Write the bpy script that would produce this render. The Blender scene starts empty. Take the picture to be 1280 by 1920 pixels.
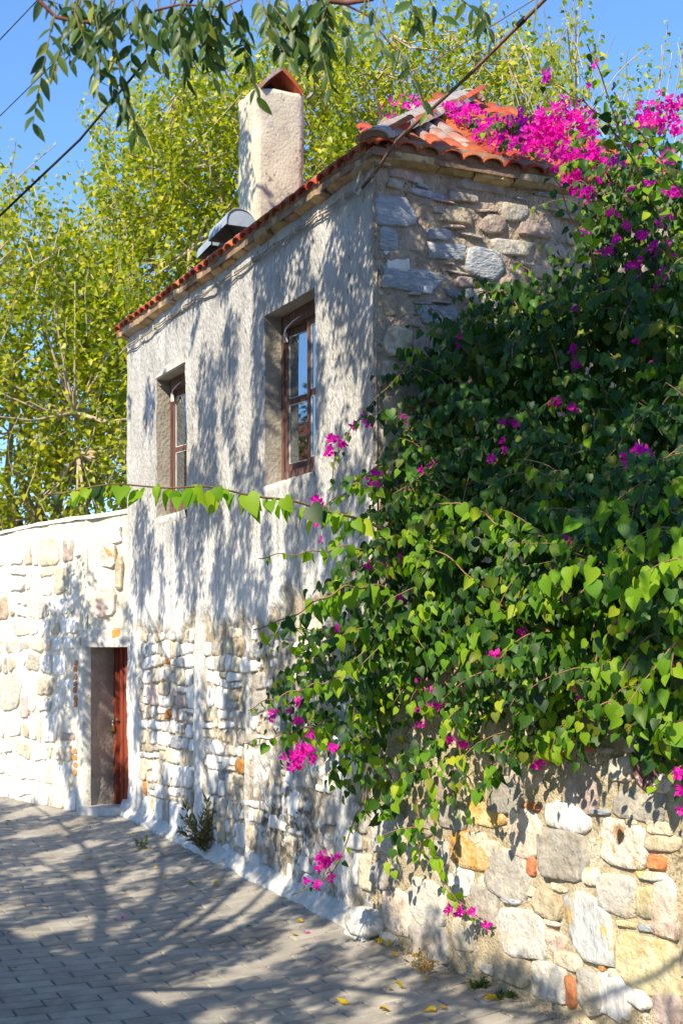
import bpy, math, random
import numpy as np
from mathutils import Vector, Matrix, noise
random.seed(7)
rng = np.random.default_rng(7)
C = bpy.context.scene.collection
scene = bpy.context.scene

# ------------------------------------------------------------------ camera, sky, sun
F = 2667.0
CZ = 1.785
cam = bpy.data.cameras.new('camera')
cam.sensor_fit = 'VERTICAL'; cam.sensor_height = 36.0; cam.sensor_width = 24.0
cam.lens = 36.0 * F / 1920.0
cam.shift_y = 280.0 / 1920.0
cam.clip_start = 0.05; cam.clip_end = 5000
cam.dof.use_dof = True; cam.dof.focus_distance = 9.0; cam.dof.aperture_fstop = 10.0
camo = bpy.data.objects.new('camera', cam); C.objects.link(camo)
camo.location = (0, 0, CZ); camo.rotation_euler = (math.radians(90), 0, 0)
scene.camera = camo

SUN = Vector((-0.432, -0.646, 0.630)).normalized()      # towards the sun
sd = bpy.data.lights.new('sun', 'SUN'); sd.energy = 5.0; sd.angle = math.radians(0.5); sd.color = (1.0, 0.87, 0.66)
so = bpy.data.objects.new('sun', sd); C.objects.link(so)
so.rotation_euler = SUN.to_track_quat('Z', 'Y').to_euler(); so.location = (-6, -9, 12)
W = bpy.data.worlds.new('World'); scene.world = W; W.use_nodes = True
wn = W.node_tree.nodes; wl = W.node_tree.links
sky = wn.new('ShaderNodeTexSky'); sky.sky_type = 'NISHITA'; sky.sun_disc = False
sky.sun_elevation = math.asin(SUN.z); sky.sun_rotation = math.atan2(SUN.x, SUN.y)
sky.air_density = 1.25; sky.dust_density = 0.0; sky.ozone_density = 10.0
bg = wn['Background']; bg.inputs['Strength'].default_value = 0.15
wl.new(sky.outputs['Color'], bg.inputs['Color'])
scene.view_settings.view_transform = 'Standard'; scene.view_settings.look = 'None'
scene.view_settings.exposure = 0.68; scene.view_settings.gamma = 1.0
scene.view_settings.use_curve_mapping = False
scene.cycles.max_bounces = 8
scene.cycles.transparent_max_bounces = 8

# ------------------------------------------------------------------ helpers
def ray(px, py):
    return ((px - 640.0) / F, 1.0, (1240.0 - py) / F)
def at_depth(px, py, Y):
    r = ray(px, py)
    return Vector((r[0] * Y, Y, CZ + r[2] * Y))
def project(p):
    return 640 + p[0] / p[1] * F, 1240 - (p[2] - CZ) / p[1] * F

class Frame:
    """a vertical wall plane: origin, direction along, outward normal (plan vectors)"""
    def __init__(s, o, a, n):
        s.o = Vector((o[0], o[1])); s.a = Vector(a).normalized(); s.n = Vector(n).normalized()
    def pt(s, t, z, off=0.0):
        q = s.o + s.a * t + s.n * off
        return Vector((q.x, q.y, z))
    def hit(s, px, py, off=0.0):
        r = ray(px, py); o = s.o + s.n * off
        den = r[0] * s.n.x + r[1] * s.n.y
        k = (o.x * s.n.x + o.y * s.n.y) / den
        p = Vector((r[0] * k, k)); t = (p - s.o).dot(s.a)
        return t, CZ + r[2] * k, k
U = Vector((-0.427, 0.904)).normalized(); M_ = Vector((U.y, -U.x))
CO = Vector((0.25, 9.33))
FAC = Frame(CO, U, -M_)                     # street facade, t goes away from the camera
END = Frame(CO, M_, -U)                     # camera side end wall
GV = Vector((0.48, -0.877)).normalized()
GAR = Frame(CO, GV, (-GV.y * -1 * -1, 0)) if False else Frame(CO, GV, (GV.y, -GV.x))
J = Vector((-2.60, 14.60)); E_ = CO + U * 5.6
FARV = Vector((-1.27, 1.53)).normalized()
LEF = Frame(J, FARV, (-FARV.y, FARV.x))     # far garden wall, t goes away
if LEF.n.dot(Vector((0, -1))) < 0: LEF.n = -LEF.n
if GAR.n.x > 0: GAR.n = -GAR.n

def ground(x, y):
    d = Vector((x, y)) - CO
    a = d.dot(U); off = d.dot(-M_)
    a2 = a if a > -6 else -6
    a2 = a2 if a2 < 14 else 14
    b = 0.046 * a2
    k = max(0.0, 1.5 - max(off, 0.0))
    return b + 0.06 * k * k - 0.135
def ground_hit(px, py):
    r = ray(px, py); k = 8.0
    for _ in range(30):
        z = ground(r[0] * k, k); k = (z - CZ) / r[2] * 0.6 + k * 0.4
    return Vector((r[0] * k, k, ground(r[0] * k, k)))

def fbm(x, y, z, o=4):
    return noise.fractal(Vector((x, y, z)), 1.0, 2.0, o)

class MB:
    def __init__(s): s.v = []; s.f = []; s.m = []
    def add(s, vs, fs, mi=0):
        b = len(s.v); s.v.extend([tuple(v) for v in vs])
        for f in fs: s.f.append(tuple(i + b for i in f)); s.m.append(mi)
    def box(s, c, ax, ay, az, mi=0):
        c = Vector(c); ax = Vector(ax); ay = Vector(ay); az = Vector(az)
        vs = [c + ax * i + ay * j + az * k for i in (-1, 1) for j in (-1, 1) for k in (-1, 1)]
        s.add(vs, [(0, 1, 3, 2), (4, 6, 7, 5), (0, 4, 5, 1), (2, 3, 7, 6), (0, 2, 6, 4), (1, 5, 7, 3)], mi)
    def tube(s, pts, r0, r1=None, n=6, mi=0, cap=True):
        r1 = r0 if r1 is None else r1
        pts = [Vector(p) for p in pts]; N = len(pts); b = len(s.v)
        for i, p in enumerate(pts):
            t = (pts[min(i + 1, N - 1)] - pts[max(i - 1, 0)]).normalized()
            a = t.cross(Vector((0, 0, 1)))
            if a.length < 1e-3: a = t.cross(Vector((1, 0, 0)))
            a.normalize(); c = t.cross(a)
            r = r0 + (r1 - r0) * i / max(1, N - 1)
            for k in range(n):
                an = 2 * math.pi * k / n
                s.v.append(tuple(p + a * (math.cos(an) * r) + c * (math.sin(an) * r)))
        for i in range(N - 1):
            for k in range(n):
                k2 = (k + 1) % n
                s.f.append((b + i * n + k, b + i * n + k2, b + (i + 1) * n + k2, b + (i + 1) * n + k)); s.m.append(mi)
        if cap:
            s.f.append(tuple(b + k for k in range(n))); s.m.append(mi)
            s.f.append(tuple(b + (N - 1) * n + k for k in reversed(range(n)))); s.m.append(mi)

ORG = {}
def new_obj(name, me, parent=None, loc=(0, 0, 0)):
    o = bpy.data.objects.new(name, me); C.objects.link(o)
    if parent is not None: o.parent = parent
    o.location = loc
    return o
def build(name, mb, mats, parent=None, origin=None, smooth=False, loc=None):
    """mesh part; vertices given in world space, origin = world origin of the thing"""
    og = Vector(origin) if origin is not None else (ORG[parent.name] if parent is not None else Vector((0, 0, 0)))
    if loc is not None: og = Vector(loc)
    me = bpy.data.meshes.new(name)
    me.from_pydata([(v[0] - og.x, v[1] - og.y, v[2] - og.z) for v in mb.v], [], mb.f)
    if not isinstance(mats, (list, tuple)): mats = [mats]
    for m in mats: me.materials.append(m)
    if len(mats) > 1: me.polygons.foreach_set('material_index', mb.m)
    if smooth: me.polygons.foreach_set('use_smooth', [True] * len(me.polygons))
    me.update()
    base = ORG[parent.name] if parent is not None else Vector((0, 0, 0))
    o = new_obj(name, me, parent, og - base)
    ORG[o.name] = og
    return o
def thing(name, loc, label, cat, group=None):
    o = bpy.data.objects.new(name, None); C.objects.link(o); o.location = loc
    o.empty_display_size = 0.2
    o['label'] = label; o['category'] = cat
    if group: o['group'] = group
    ORG[o.name] = Vector(loc)
    return o
def tag(o, label, cat, group=None):
    o['label'] = label; o['category'] = cat
    if group: o['group'] = group
    return o
def structure(o): o['kind'] = 'structure'; return o
def place(name, me, M, parent=None):
    """link a mesh with the world matrix M under an unrotated parent"""
    o = bpy.data.objects.new(name, me); C.objects.link(o)
    if parent is not None:
        o.parent = parent; M = Matrix.Translation(-ORG[parent.name]) @ M
    o.matrix_basis = M
    return o
def np_mesh(name, V, T, mat, smooth=True):
    V = np.asarray(V, dtype=np.float32).reshape(-1, 3); T = np.asarray(T, dtype=np.int32).reshape(-1, 3)
    me = bpy.data.meshes.new(name)
    me.vertices.add(len(V)); me.vertices.foreach_set('co', V.ravel())
    me.loops.add(len(T) * 3); me.loops.foreach_set('vertex_index', T.ravel())
    me.polygons.add(len(T)); me.polygons.foreach_set('loop_start', np.arange(0, len(T) * 3, 3, dtype=np.int32))
    me.polygons.foreach_set('loop_total', np.full(len(T), 3, dtype=np.int32))
    if smooth: me.polygons.foreach_set('use_smooth', np.ones(len(T), dtype=bool))
    me.materials.append(mat); me.update(calc_edges=True); me.validate()
    return me

# ------------------------------------------------------------------ materials
def mat(name, c1, c2, scale=6.0, stretch=(1, 1, 1), c3=None, c3_scale=2.0, c3_lo=0.55, c3_hi=0.65, rough=0.85, bump=0.3,
        bump_scale=60.0, vary=0.0, pits=0.0, pit_scale=40.0, spec=0.3, metallic=0.0, dist=0.01, hue=0.0):
    m = bpy.data.materials.new(name); m.use_nodes = True
    n = m.node_tree.nodes; l = m.node_tree.links
    bs = n['Principled BSDF']; bs.inputs['Roughness'].default_value = rough
    bs.inputs['Specular IOR Level'].default_value = spec; bs.inputs['Metallic'].default_value = metallic
    tc = n.new('ShaderNodeTexCoord'); mp = n.new('ShaderNodeMapping'); mp.inputs['Scale'].default_value = stretch
    oi = n.new('ShaderNodeObjectInfo')
    add = n.new('ShaderNodeVectorMath'); add.operation = 'ADD'
    mul = n.new('ShaderNodeMath'); mul.operation = 'MULTIPLY'; mul.inputs[1].default_value = 37.0
    l.new(oi.outputs['Random'], mul.inputs[0]); l.new(mul.outputs[0], add.inputs[1])
    l.new(tc.outputs['Object'], mp.inputs['Vector']); l.new(mp.outputs[0], add.inputs[0])
    vec = add.outputs[0]
    n1 = n.new('ShaderNodeTexNoise'); n1.inputs['Scale'].default_value = scale; n1.inputs['Detail'].default_value = 6; n1.inputs['Roughness'].default_value = 0.65
    l.new(vec, n1.inputs['Vector'])
    r1 = n.new('ShaderNodeMapRange'); r1.inputs[1].default_value = 0.35; r1.inputs[2].default_value = 0.65
    l.new(n1.outputs['Fac'], r1.inputs[0])
    mx = n.new('ShaderNodeMix'); mx.data_type = 'RGBA'; mx.inputs[6].default_value = (*c1, 1); mx.inputs[7].default_value = (*c2, 1)
    l.new(r1.outputs[0], mx.inputs[0]); col = mx.outputs[2]
    if c3 is not None:
        n2 = n.new('ShaderNodeTexNoise'); n2.inputs['Scale'].default_value = c3_scale; n2.inputs['Detail'].default_value = 8; n2.inputs['Roughness'].default_value = 0.7
        l.new(vec, n2.inputs['Vector'])
        r2 = n.new('ShaderNodeMapRange'); r2.inputs[1].default_value = c3_lo; r2.inputs[2].default_value = c3_hi
        l.new(n2.outputs['Fac'], r2.inputs[0])
        mx2 = n.new('ShaderNodeMix'); mx2.data_type = 'RGBA'; mx2.inputs[7].default_value = (*c3, 1)
        l.new(r2.outputs[0], mx2.inputs[0]); l.new(col, mx2.inputs[6]); col = mx2.outputs[2]
    nb = n.new('ShaderNodeTexNoise'); nb.inputs['Scale'].default_value = bump_scale; nb.inputs['Detail'].default_value = 5
    l.new(vec, nb.inputs['Vector']); height = nb.outputs['Fac']
    if pits > 0:
        vo = n.new('ShaderNodeTexVoronoi'); vo.inputs['Scale'].default_value = pit_scale
        l.new(vec, vo.inputs['Vector'])
        n3 = n.new('ShaderNodeTexNoise'); n3.inputs['Scale'].default_value = pit_scale * 0.21
        l.new(vec, n3.inputs['Vector'])
        th = n.new('ShaderNodeMapRange'); th.inputs[1].default_value = 0.5; th.inputs[2].default_value = 0.68; th.inputs[3].default_value = 0.0; th.inputs[4].default_value = 0.42
        l.new(n3.outputs['Fac'], th.inputs[0])
        lt = n.new('ShaderNodeMath'); lt.operation = 'LESS_THAN'; l.new(vo.outputs['Distance'], lt.inputs[0]); l.new(th.outputs[0], lt.inputs[1])
        ml = n.new('ShaderNodeMath'); ml.operation = 'MULTIPLY'; ml.inputs[1].default_value = -pits * 3; l.new(lt.outputs[0], ml.inputs[0])
        ad = n.new('ShaderNodeMath'); ad.operation = 'ADD'; l.new(height, ad.inputs[0]); l.new(ml.outputs[0], ad.inputs[1]); height = ad.outputs[0]
    if pits > 0:
        mpz = n.new('ShaderNodeMix'); mpz.data_type = 'RGBA'; mpz.inputs[7].default_value = (c1[0] * .42, c1[1] * .40, c1[2] * .38, 1)
        mq = n.new('ShaderNodeMath'); mq.operation = 'MULTIPLY'; mq.inputs[1].default_value = 0.75; l.new(lt.outputs[0], mq.inputs[0])
        l.new(mq.outputs[0], mpz.inputs[0]); l.new(col, mpz.inputs[6]); pit_fac = mq; col = mpz.outputs[2]
    if vary > 0 or hue > 0:
        hs = n.new('ShaderNodeHueSaturation')
        rr = n.new('ShaderNodeMapRange'); rr.inputs[3].default_value = 1 - vary; rr.inputs[4].default_value = 1 + vary
        l.new(oi.outputs['Random'], rr.inputs[0]); l.new(rr.outputs[0], hs.inputs['Value'])
        if hue > 0:
            wr = n.new('ShaderNodeTexWhiteNoise'); wr.noise_dimensions = '1D'; l.new(oi.outputs['Random'], wr.inputs['W'])
            r4 = n.new('ShaderNodeMapRange'); r4.inputs[3].default_value = 0.5 - hue; r4.inputs[4].default_value = 0.5 + hue
            l.new(wr.outputs['Value'], r4.inputs[0]); l.new(r4.outputs[0], hs.inputs['Hue'])
        l.new(col, hs.inputs['Color']); col = hs.outputs[0]
    l.new(col, bs.inputs['Base Color'])
    bp = n.new('ShaderNodeBump'); bp.inputs['Strength'].default_value = bump; bp.inputs['Distance'].default_value = dist
    l.new(height, bp.inputs['Height']); l.new(bp.outputs[0], bs.inputs['Normal'])
    m['out'] = 1
    return m

def add_stains(m, dark, light, scale):
    n = m.node_tree.nodes; l = m.node_tree.links; bs = n['Principled BSDF']; src = bs.inputs['Base Color'].links[0].from_socket
    ge = n.new('ShaderNodeNewGeometry')
    for sc, c_, a, b, f in ((scale, dark, .52, .70, .75), (scale * 2.3, light, .56, .72, .5)):
        ns = n.new('ShaderNodeTexNoise'); ns.inputs['Scale'].default_value = sc; ns.inputs['Detail'].default_value = 7; ns.inputs['Roughness'].default_value = .65
        l.new(ge.outputs['Position'], ns.inputs['Vector']); mr = n.new('ShaderNodeMapRange'); mr.inputs[1].default_value = a; mr.inputs[2].default_value = b; mr.inputs[4].default_value = f
        l.new(ns.outputs['Fac'], mr.inputs[0]); mx = n.new('ShaderNodeMix'); mx.data_type = 'RGBA'; mx.inputs[7].default_value = (*c_, 1)
        l.new(mr.outputs[0], mx.inputs[0]); l.new(src, mx.inputs[6]); src = mx.outputs[2]
    l.new(src, bs.inputs['Base Color'])
def wall_mat():
    """street facade: grey cement render with lime wash runs above, sandy mortar below; 'plaster' is a painted-on mesh attribute"""
    m = mat('facade_render', (0.37, 0.37, 0.365), (0.53, 0.525, 0.51), scale=6, stretch=(1, 1, 0.5), c3=(0.60, 0.60, 0.60), c3_scale=3.2, c3_lo=0.50, c3_hi=0.66,
            bump=1.0, bump_scale=42, pits=0.5, pit_scale=30, dist=0.03)
    n = m.node_tree.nodes; l = m.node_tree.links; bs = n['Principled BSDF']
    src = bs.inputs['Base Color'].links[0].from_socket
    tc = [x for x in n if x.bl_idname == 'ShaderNodeTexCoord'][0]
    # lime wash drips: strongly stretched noise
    mp = n.new('ShaderNodeMapping'); mp.inputs['Scale'].default_value = (7, 7, 0.7); l.new(tc.outputs['Object'], mp.inputs['Vector'])
    ns = n.new('ShaderNodeTexNoise'); ns.inputs['Scale'].default_value = 1.6; ns.inputs['Detail'].default_value = 7; ns.inputs['Roughness'].default_value = 0.7
    l.new(mp.outputs[0], ns.inputs['Vector'])
    sp = n.new('ShaderNodeSeparateXYZ'); l.new(tc.outputs['Object'], sp.inputs[0])
    lim = n.new('ShaderNodeMapRange'); lim.inputs[1].default_value = 3.6; lim.inputs[2].default_value = 2.4; lim.inputs[3].default_value = -0.12; lim.inputs[4].default_value = 0.14
    l.new(sp.outputs['Z'], lim.inputs[0])
    ad = n.new('ShaderNodeMath'); ad.operation = 'ADD'; l.new(ns.outputs['Fac'], ad.inputs[0]); l.new(lim.outputs[0], ad.inputs[1])
    mr = n.new('ShaderNodeMapRange'); mr.inputs[1].default_value = 0.46; mr.inputs[2].default_value = 0.66; l.new(ad.outputs[0], mr.inputs[0])
    mx = n.new('ShaderNodeMix'); mx.data_type = 'RGBA'; mx.inputs[7].default_value = (0.74, 0.745, 0.75, 1)
    l.new(mr.outputs[0], mx.inputs[0]); l.new(src, mx.inputs[6])
    at = n.new('ShaderNodeAttribute'); at.attribute_name = 'plaster'
    n5 = n.new('ShaderNodeTexNoise'); n5.inputs['Scale'].default_value = 9; n5.inputs['Detail'].default_value = 8; l.new(tc.outputs['Object'], n5.inputs['Vector'])
    r5 = n.new('ShaderNodeMapRange'); r5.inputs[1].default_value = 0.38; r5.inputs[2].default_value = 0.62; l.new(n5.outputs['Fac'], r5.inputs[0])
    mo = n.new('ShaderNodeMix'); mo.data_type = 'RGBA'; mo.inputs[6].default_value = (0.36, 0.30, 0.22, 1); mo.inputs[7].default_value = (0.58, 0.54, 0.46, 1)
    l.new(r5.outputs[0], mo.inputs[0])
    fx = n.new('ShaderNodeMix'); fx.data_type = 'RGBA'; l.new(at.outputs['Fac'], fx.inputs[0]); l.new(mo.outputs[2], fx.inputs[6]); l.new(mx.outputs[2], fx.inputs[7])
    # mossy dark stain low on the wall
    at2 = n.new('ShaderNodeAttribute'); at2.attribute_name = 'grime'
    n6 = n.new('ShaderNodeTexNoise'); n6.inputs['Scale'].default_value = 14; n6.inputs['Detail'].default_value = 8; l.new(tc.outputs['Object'], n6.inputs['Vector'])
    r6 = n.new('ShaderNodeMapRange'); r6.inputs[1].default_value = 0.42; r6.inputs[2].default_value = 0.58; l.new(n6.outputs['Fac'], r6.inputs[0])
    mm = n.new('ShaderNodeMath'); mm.operation = 'MULTIPLY'; l.new(at2.outputs['Fac'], mm.inputs[0]); l.new(r6.outputs[0], mm.inputs[1])
    gx = n.new('ShaderNodeMix'); gx.data_type = 'RGBA'; gx.inputs[7].default_value = (0.13, 0.12, 0.10, 1)
    l.new(mm.outputs[0], gx.inputs[0]); l.new(fx.outputs[2], gx.inputs[6])
    l.new(gx.outputs[2], bs.inputs['Base Color'])
    return m

def leaf_mat(name, ca, cb, cc=None, trans=0.45, rough=0.45, spec=0.4, thin=0.12):
    m = bpy.data.materials.new(name); m.use_nodes = True
    n = m.node_tree.nodes; l = m.node_tree.links; bs = n['Principled BSDF']
    bs.inputs['Roughness'].default_value = rough; bs.inputs['Specular IOR Level'].default_value = spec
    ge = n.new('ShaderNodeNewGeometry'); oi = n.new('ShaderNodeObjectInfo')
    ad = n.new('ShaderNodeMath'); ad.operation = 'ADD'; l.new(ge.outputs['Random Per Island'], ad.inputs[0]); l.new(oi.outputs['Random'], ad.inputs[1])
    wh = n.new('ShaderNodeTexWhiteNoise'); wh.noise_dimensions = '1D'; l.new(ad.outputs[0], wh.inputs['W'])
    cr = n.new('ShaderNodeValToRGB'); e = cr.color_ramp.elements
    e[0].color = (*ca, 1); e[1].color = (*cb, 1); e[1].position = 0.8
    if cc is not None:
        x = e.new(1.0); x.color = (*cc, 1); e[1].position = 0.86 if True else 0.8
    l.new(wh.outputs['Value'], cr.inputs[0])
    l.new(cr.outputs[0], bs.inputs['Base Color'])
    tr = n.new('ShaderNodeBsdfTranslucent'); 
    hs = n.new('ShaderNodeHueSaturation'); hs.inputs['Value'].default_value = 1.7; hs.inputs['Saturation'].default_value = 1.15
    l.new(cr.outputs[0], hs.inputs['Color']); l.new(hs.outputs[0], tr.inputs['Color'])
    ms = n.new('ShaderNodeMixShader'); ms.inputs[0].default_value = trans
    l.new(bs.outputs[0], ms.inputs[1]); l.new(tr.outputs[0], ms.inputs[2])
    l.new(ms.outputs[0], n['Material Output'].inputs['Surface'])
    return m

M = {}
M['facade'] = wall_mat()
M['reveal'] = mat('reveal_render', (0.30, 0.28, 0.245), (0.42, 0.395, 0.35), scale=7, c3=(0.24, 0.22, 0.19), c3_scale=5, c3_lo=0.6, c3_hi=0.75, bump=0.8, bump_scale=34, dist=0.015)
M['chimney'] = mat('chimney_render', (0.50, 0.47, 0.37), (0.62, 0.59, 0.48), scale=5, c3=(0.42, 0.40, 0.36), c3_scale=4, bump=0.7, bump_scale=40, pits=0.5, pit_scale=28)
M['mortar_end'] = mat('brown_mortar', (0.32, 0.26, 0.20), (0.48, 0.41, 0.33), scale=9, c3=(0.22, 0.19, 0.17), c3_scale=6, bump=1.0, bump_scale=26, dist=0.035, pits=0.4)
M['mortar_garden'] = mat('sandy_mortar', (0.38, 0.32, 0.21), (0.52, 0.45, 0.32), scale=10, c3=(0.58, 0.54, 0.44), c3_scale=5, bump=1.0, bump_scale=55, dist=0.02, pits=.3, pit_scale=40)
M['mortar_far'] = mat('cream_mortar', (0.60, 0.56, 0.47), (0.73, 0.70, 0.61), scale=8, c3=(0.78, 0.76, 0.70), c3_scale=3, bump=0.8, bump_scale=50, dist=0.012)
def stone(name, a, b, c, **k):
    kw = dict(scale=9, c3=c, c3_scale=7, c3_lo=0.52, c3_hi=0.64, bump=1.0, bump_scale=24, vary=0.18, hue=0.014, dist=0.022); kw.update(k)
    M[name] = mat(name, a, b, **kw)
stone('whitewashed_stone', (0.62, 0.62, 0.62), (0.78, 0.78, 0.77), (0.42, 0.38, 0.31), c3_lo=0.56, c3_hi=0.72, stretch=(1, 1, 0.5))
stone('blue_slate', (0.25, 0.29, 0.34), (0.38, 0.41, 0.45), (0.55, 0.55, 0.54), stretch=(1, 1, 2.5))
stone('grey_stone', (0.30, 0.28, 0.25), (0.42, 0.40, 0.37), (0.52, 0.48, 0.42))
stone('pale_grey_stone', (0.40, 0.39, 0.37), (0.54, 0.52, 0.48), (0.52, 0.46, 0.34))
stone('tan_stone', (0.44, 0.36, 0.25), (0.58, 0.50, 0.38), (0.36, 0.27, 0.18))
stone('cream_stone', (0.54, 0.47, 0.35), (0.68, 0.63, 0.52), (0.50, 0.38, 0.22), c3_lo=0.6)
stone('ochre_stone', (0.62, 0.34, 0.05), (0.72, 0.60, 0.38), (0.30, 0.13, 0.04), c3_lo=0.5, c3_hi=0.66)
stone('rust_stone', (0.38, 0.15, 0.04), (0.55, 0.30, 0.10), (0.22, 0.10, 0.05))
stone('mauve_stone', (0.36, 0.28, 0.26), (0.50, 0.40, 0.36), (0.58, 0.52, 0.46))
stone('pink_stone', (0.60, 0.46, 0.38), (0.74, 0.62, 0.54), (0.62, 0.34, 0.18), c3_lo=0.6)
stone('yellow_stone', (0.50, 0.42, 0.22), (0.62, 0.56, 0.40), (0.42, 0.33, 0.16))
stone('rusty_white_stone', (0.56, 0.51, 0.45), (0.72, 0.69, 0.63), (0.48, 0.24, 0.08), c3_lo=0.53, c3_hi=0.60, c3_scale=9)
stone('streaked_slate', (0.40, 0.43, 0.46), (0.54, 0.56, 0.57), (0.62, 0.42, 0.10), stretch=(1.3, 1.3, 0.7), c3_lo=0.54, c3_hi=0.64, scale=5)
stone('red_brick', (0.48, 0.17, 0.06), (0.60, 0.26, 0.11), (0.40, 0.20, 0.12))
stone('dark_red_marble', (0.12, 0.04, 0.05), (0.24, 0.12, 0.12), (0.68, 0.62, 0.60), c3_lo=0.5, c3_hi=0.56)
M['eave_stone'] = mat('eave_stone', (0.40, 0.27, 0.13), (0.58, 0.44, 0.26), scale=8, c3=(0.24, 0.20, 0.16), c3_scale=5, bump=0.8, bump_scale=30, vary=0.25, hue=0.02)
M['roof_tile'] = mat('roof_tile', (0.32, 0.055, 0.03), (0.48, 0.115, 0.045), scale=9, c3=(0.16, 0.12, 0.11), c3_scale=6, c3_lo=0.58, c3_hi=0.72, bump=0.4, bump_scale=50, vary=0.28, hue=0.015)
M['old_tile'] = mat('lichen_tile', (0.40, 0.12, 0.06), (0.42, 0.30, 0.25), scale=10, c3=(0.40, 0.39, 0.38), c3_scale=6, c3_lo=0.45, c3_hi=0.6, bump=0.5, bump_scale=50, vary=0.2)
M['roof_slab'] = mat('roof_bed', (0.20, 0.12, 0.08), (0.32, 0.22, 0.16), bump=0.6)
M['ridge_mortar'] = mat('ridge_mortar', (0.26, 0.24, 0.23), (0.38, 0.36, 0.34), scale=10, bump=0.8, bump_scale=40, c3=(0.25, 0.22, 0.2), c3_scale=5)
M['coping'] = mat('limewashed_coping', (0.62, 0.58, 0.48), (0.74, 0.71, 0.63), scale=5, c3=(0.50, 0.46, 0.38), c3_scale=3, bump=0.6, bump_scale=50)
M['limewash'] = mat('limewash', (0.46, 0.46, 0.44), (0.66, 0.66, 0.64), scale=7, c3=(0.34, 0.31, 0.25), c3_scale=6, c3_lo=0.54, c3_hi=0.66, bump=0.8, bump_scale=40, dist=0.015)
M['sill_cement'] = mat('sill_cement', (0.44, 0.44, 0.43), (0.60, 0.60, 0.59), scale=8, bump=0.6)
M['paver'] = mat('paver', (0.28, 0.265, 0.24), (0.38, 0.36, 0.325), scale=5, c3=(0.42, 0.40, 0.36), c3_scale=40, c3_lo=0.6, c3_hi=0.66, bump=0.7, bump_scale=90, vary=0.10, hue=0.01, dist=0.006, rough=0.8)
add_stains(M['paver'], (0.16, 0.145, 0.125), (0.46, 0.42, 0.34), 1.4)
for k_ in ('pale_grey_stone', 'grey_stone', 'tan_stone', 'pink_stone', 'streaked_slate', 'rusty_white_stone', 'yellow_stone', 'cream_stone', 'mauve_stone'): add_stains(M[k_], (0.24, 0.20, 0.15), (0.54, 0.47, 0.34), 5.0)
M['joint'] = mat('sand_joint', (0.13, 0.12, 0.10), (0.24, 0.21, 0.16), scale=3, c3=(0.40, 0.35, 0.24), c3_scale=1.5, bump=0.5)
M['earth'] = mat('dry_earth', (0.22, 0.17, 0.10), (0.34, 0.28, 0.18), scale=0.7, c3=(0.12, 0.14, 0.05), c3_scale=0.4, bump=0.5)
M['wood'] = mat('weathered_wood', (0.08, 0.042, 0.034), (0.19, 0.105, 0.09), scale=9, stretch=(3, 3, 0.35), c3=(0.36, 0.27, 0.25), c3_scale=7, c3_lo=0.58, c3_hi=0.75, bump=0.5, bump_scale=30)
M['putty'] = mat('white_putty', (0.5, 0.5, 0.47), (0.7, 0.7, 0.67), bump=0.3)
M['red_paint'] = mat('red_painted_wood', (0.20, 0.04, 0.022), (0.30, 0.07, 0.035), scale=8, stretch=(2, 2, 0.4), c3=(0.20, 0.06, 0.04), c3_scale=5, c3_lo=0.6, bump=0.35, rough=0.6)
M['zinc'] = mat('galvanised_sheet', (0.24, 0.31, 0.38), (0.34, 0.42, 0.50), scale=5, c3=(0.22, 0.22, 0.22), c3_scale=3, bump=0.1, rough=0.6, metallic=0.0, spec=0.4)
M['iron'] = mat('rusty_iron', (0.12, 0.06, 0.045), (0.2, 0.11, 0.08), bump=0.3, rough=0.6)
M['brass'] = mat('brass', (0.55, 0.42, 0.18), (0.68, 0.56, 0.28), bump=0.1, rough=0.35, metallic=0.8, spec=0.5)
M['steel'] = mat('steel', (0.45, 0.45, 0.45), (0.6, 0.6, 0.6), bump=0.05, rough=0.3, metallic=0.9)
M['cable'] = mat('grey_cable', (0.26, 0.23, 0.18), (0.38, 0.34, 0.28), bump=0.2)
M['conduit'] = mat('brown_conduit', (0.15, 0.085, 0.06), (0.24, 0.15, 0.11), bump=0.2, rough=0.5, c3=(0.35, 0.28, 0.23), c3_scale=9, c3_lo=0.6)
M['black'] = mat('black_rubber', (0.015, 0.016, 0.02), (0.03, 0.03, 0.035), bump=0.1, rough=0.5)
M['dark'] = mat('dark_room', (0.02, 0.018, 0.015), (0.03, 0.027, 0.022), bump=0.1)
M['bark'] = mat('pale_bark', (0.34, 0.27, 0.18), (0.50, 0.43, 0.32), scale=12, stretch=(1, 1, 0.4), bump=0.8, bump_scale=30, c3=(0.2, 0.16, 0.11), c3_scale=6)
M['dark_bark'] = mat('dark_bark', (0.10, 0.07, 0.05), (0.18, 0.13, 0.09), scale=10, stretch=(1, 1, 0.4), bump=0.8, bump_scale=30)
M['red_twig'] = mat('red_twig', (0.12, 0.045, 0.03), (0.20, 0.08, 0.05), bump=0.3)
M['green_twig'] = mat('green_twig', (0.16, 0.15, 0.05), (0.24, 0.18, 0.08), bump=0.2)
M['vine_stem'] = mat('vine_stem', (0.18, 0.10, 0.05), (0.32, 0.20, 0.10), bump=0.5)
M['neighbour'] = mat('neighbour_render', (0.52, 0.45, 0.34), (0.62, 0.55, 0.43), scale=2, bump=0.4)
M['dry_grass'] = leaf_mat('dry_grass', (0.35, 0.22, 0.08), (0.5, 0.38, 0.16), trans=0.3)
M['b_leaf'] = leaf_mat('bougainvillea_leaf', (0.014, 0.05, 0.013), (0.055, 0.15, 0.014), (0.20, 0.22, 0.02), trans=0.30, rough=0.5, spec=0.4)
M['young_lit'] = leaf_mat('young_lit_leaf', (0.10, 0.26, 0.012), (0.26, 0.42, 0.02), (0.42, 0.50, 0.03), trans=0.45, rough=0.55, spec=0.3)  # new growth; its bright colour also stands in for sun on the vine
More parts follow.
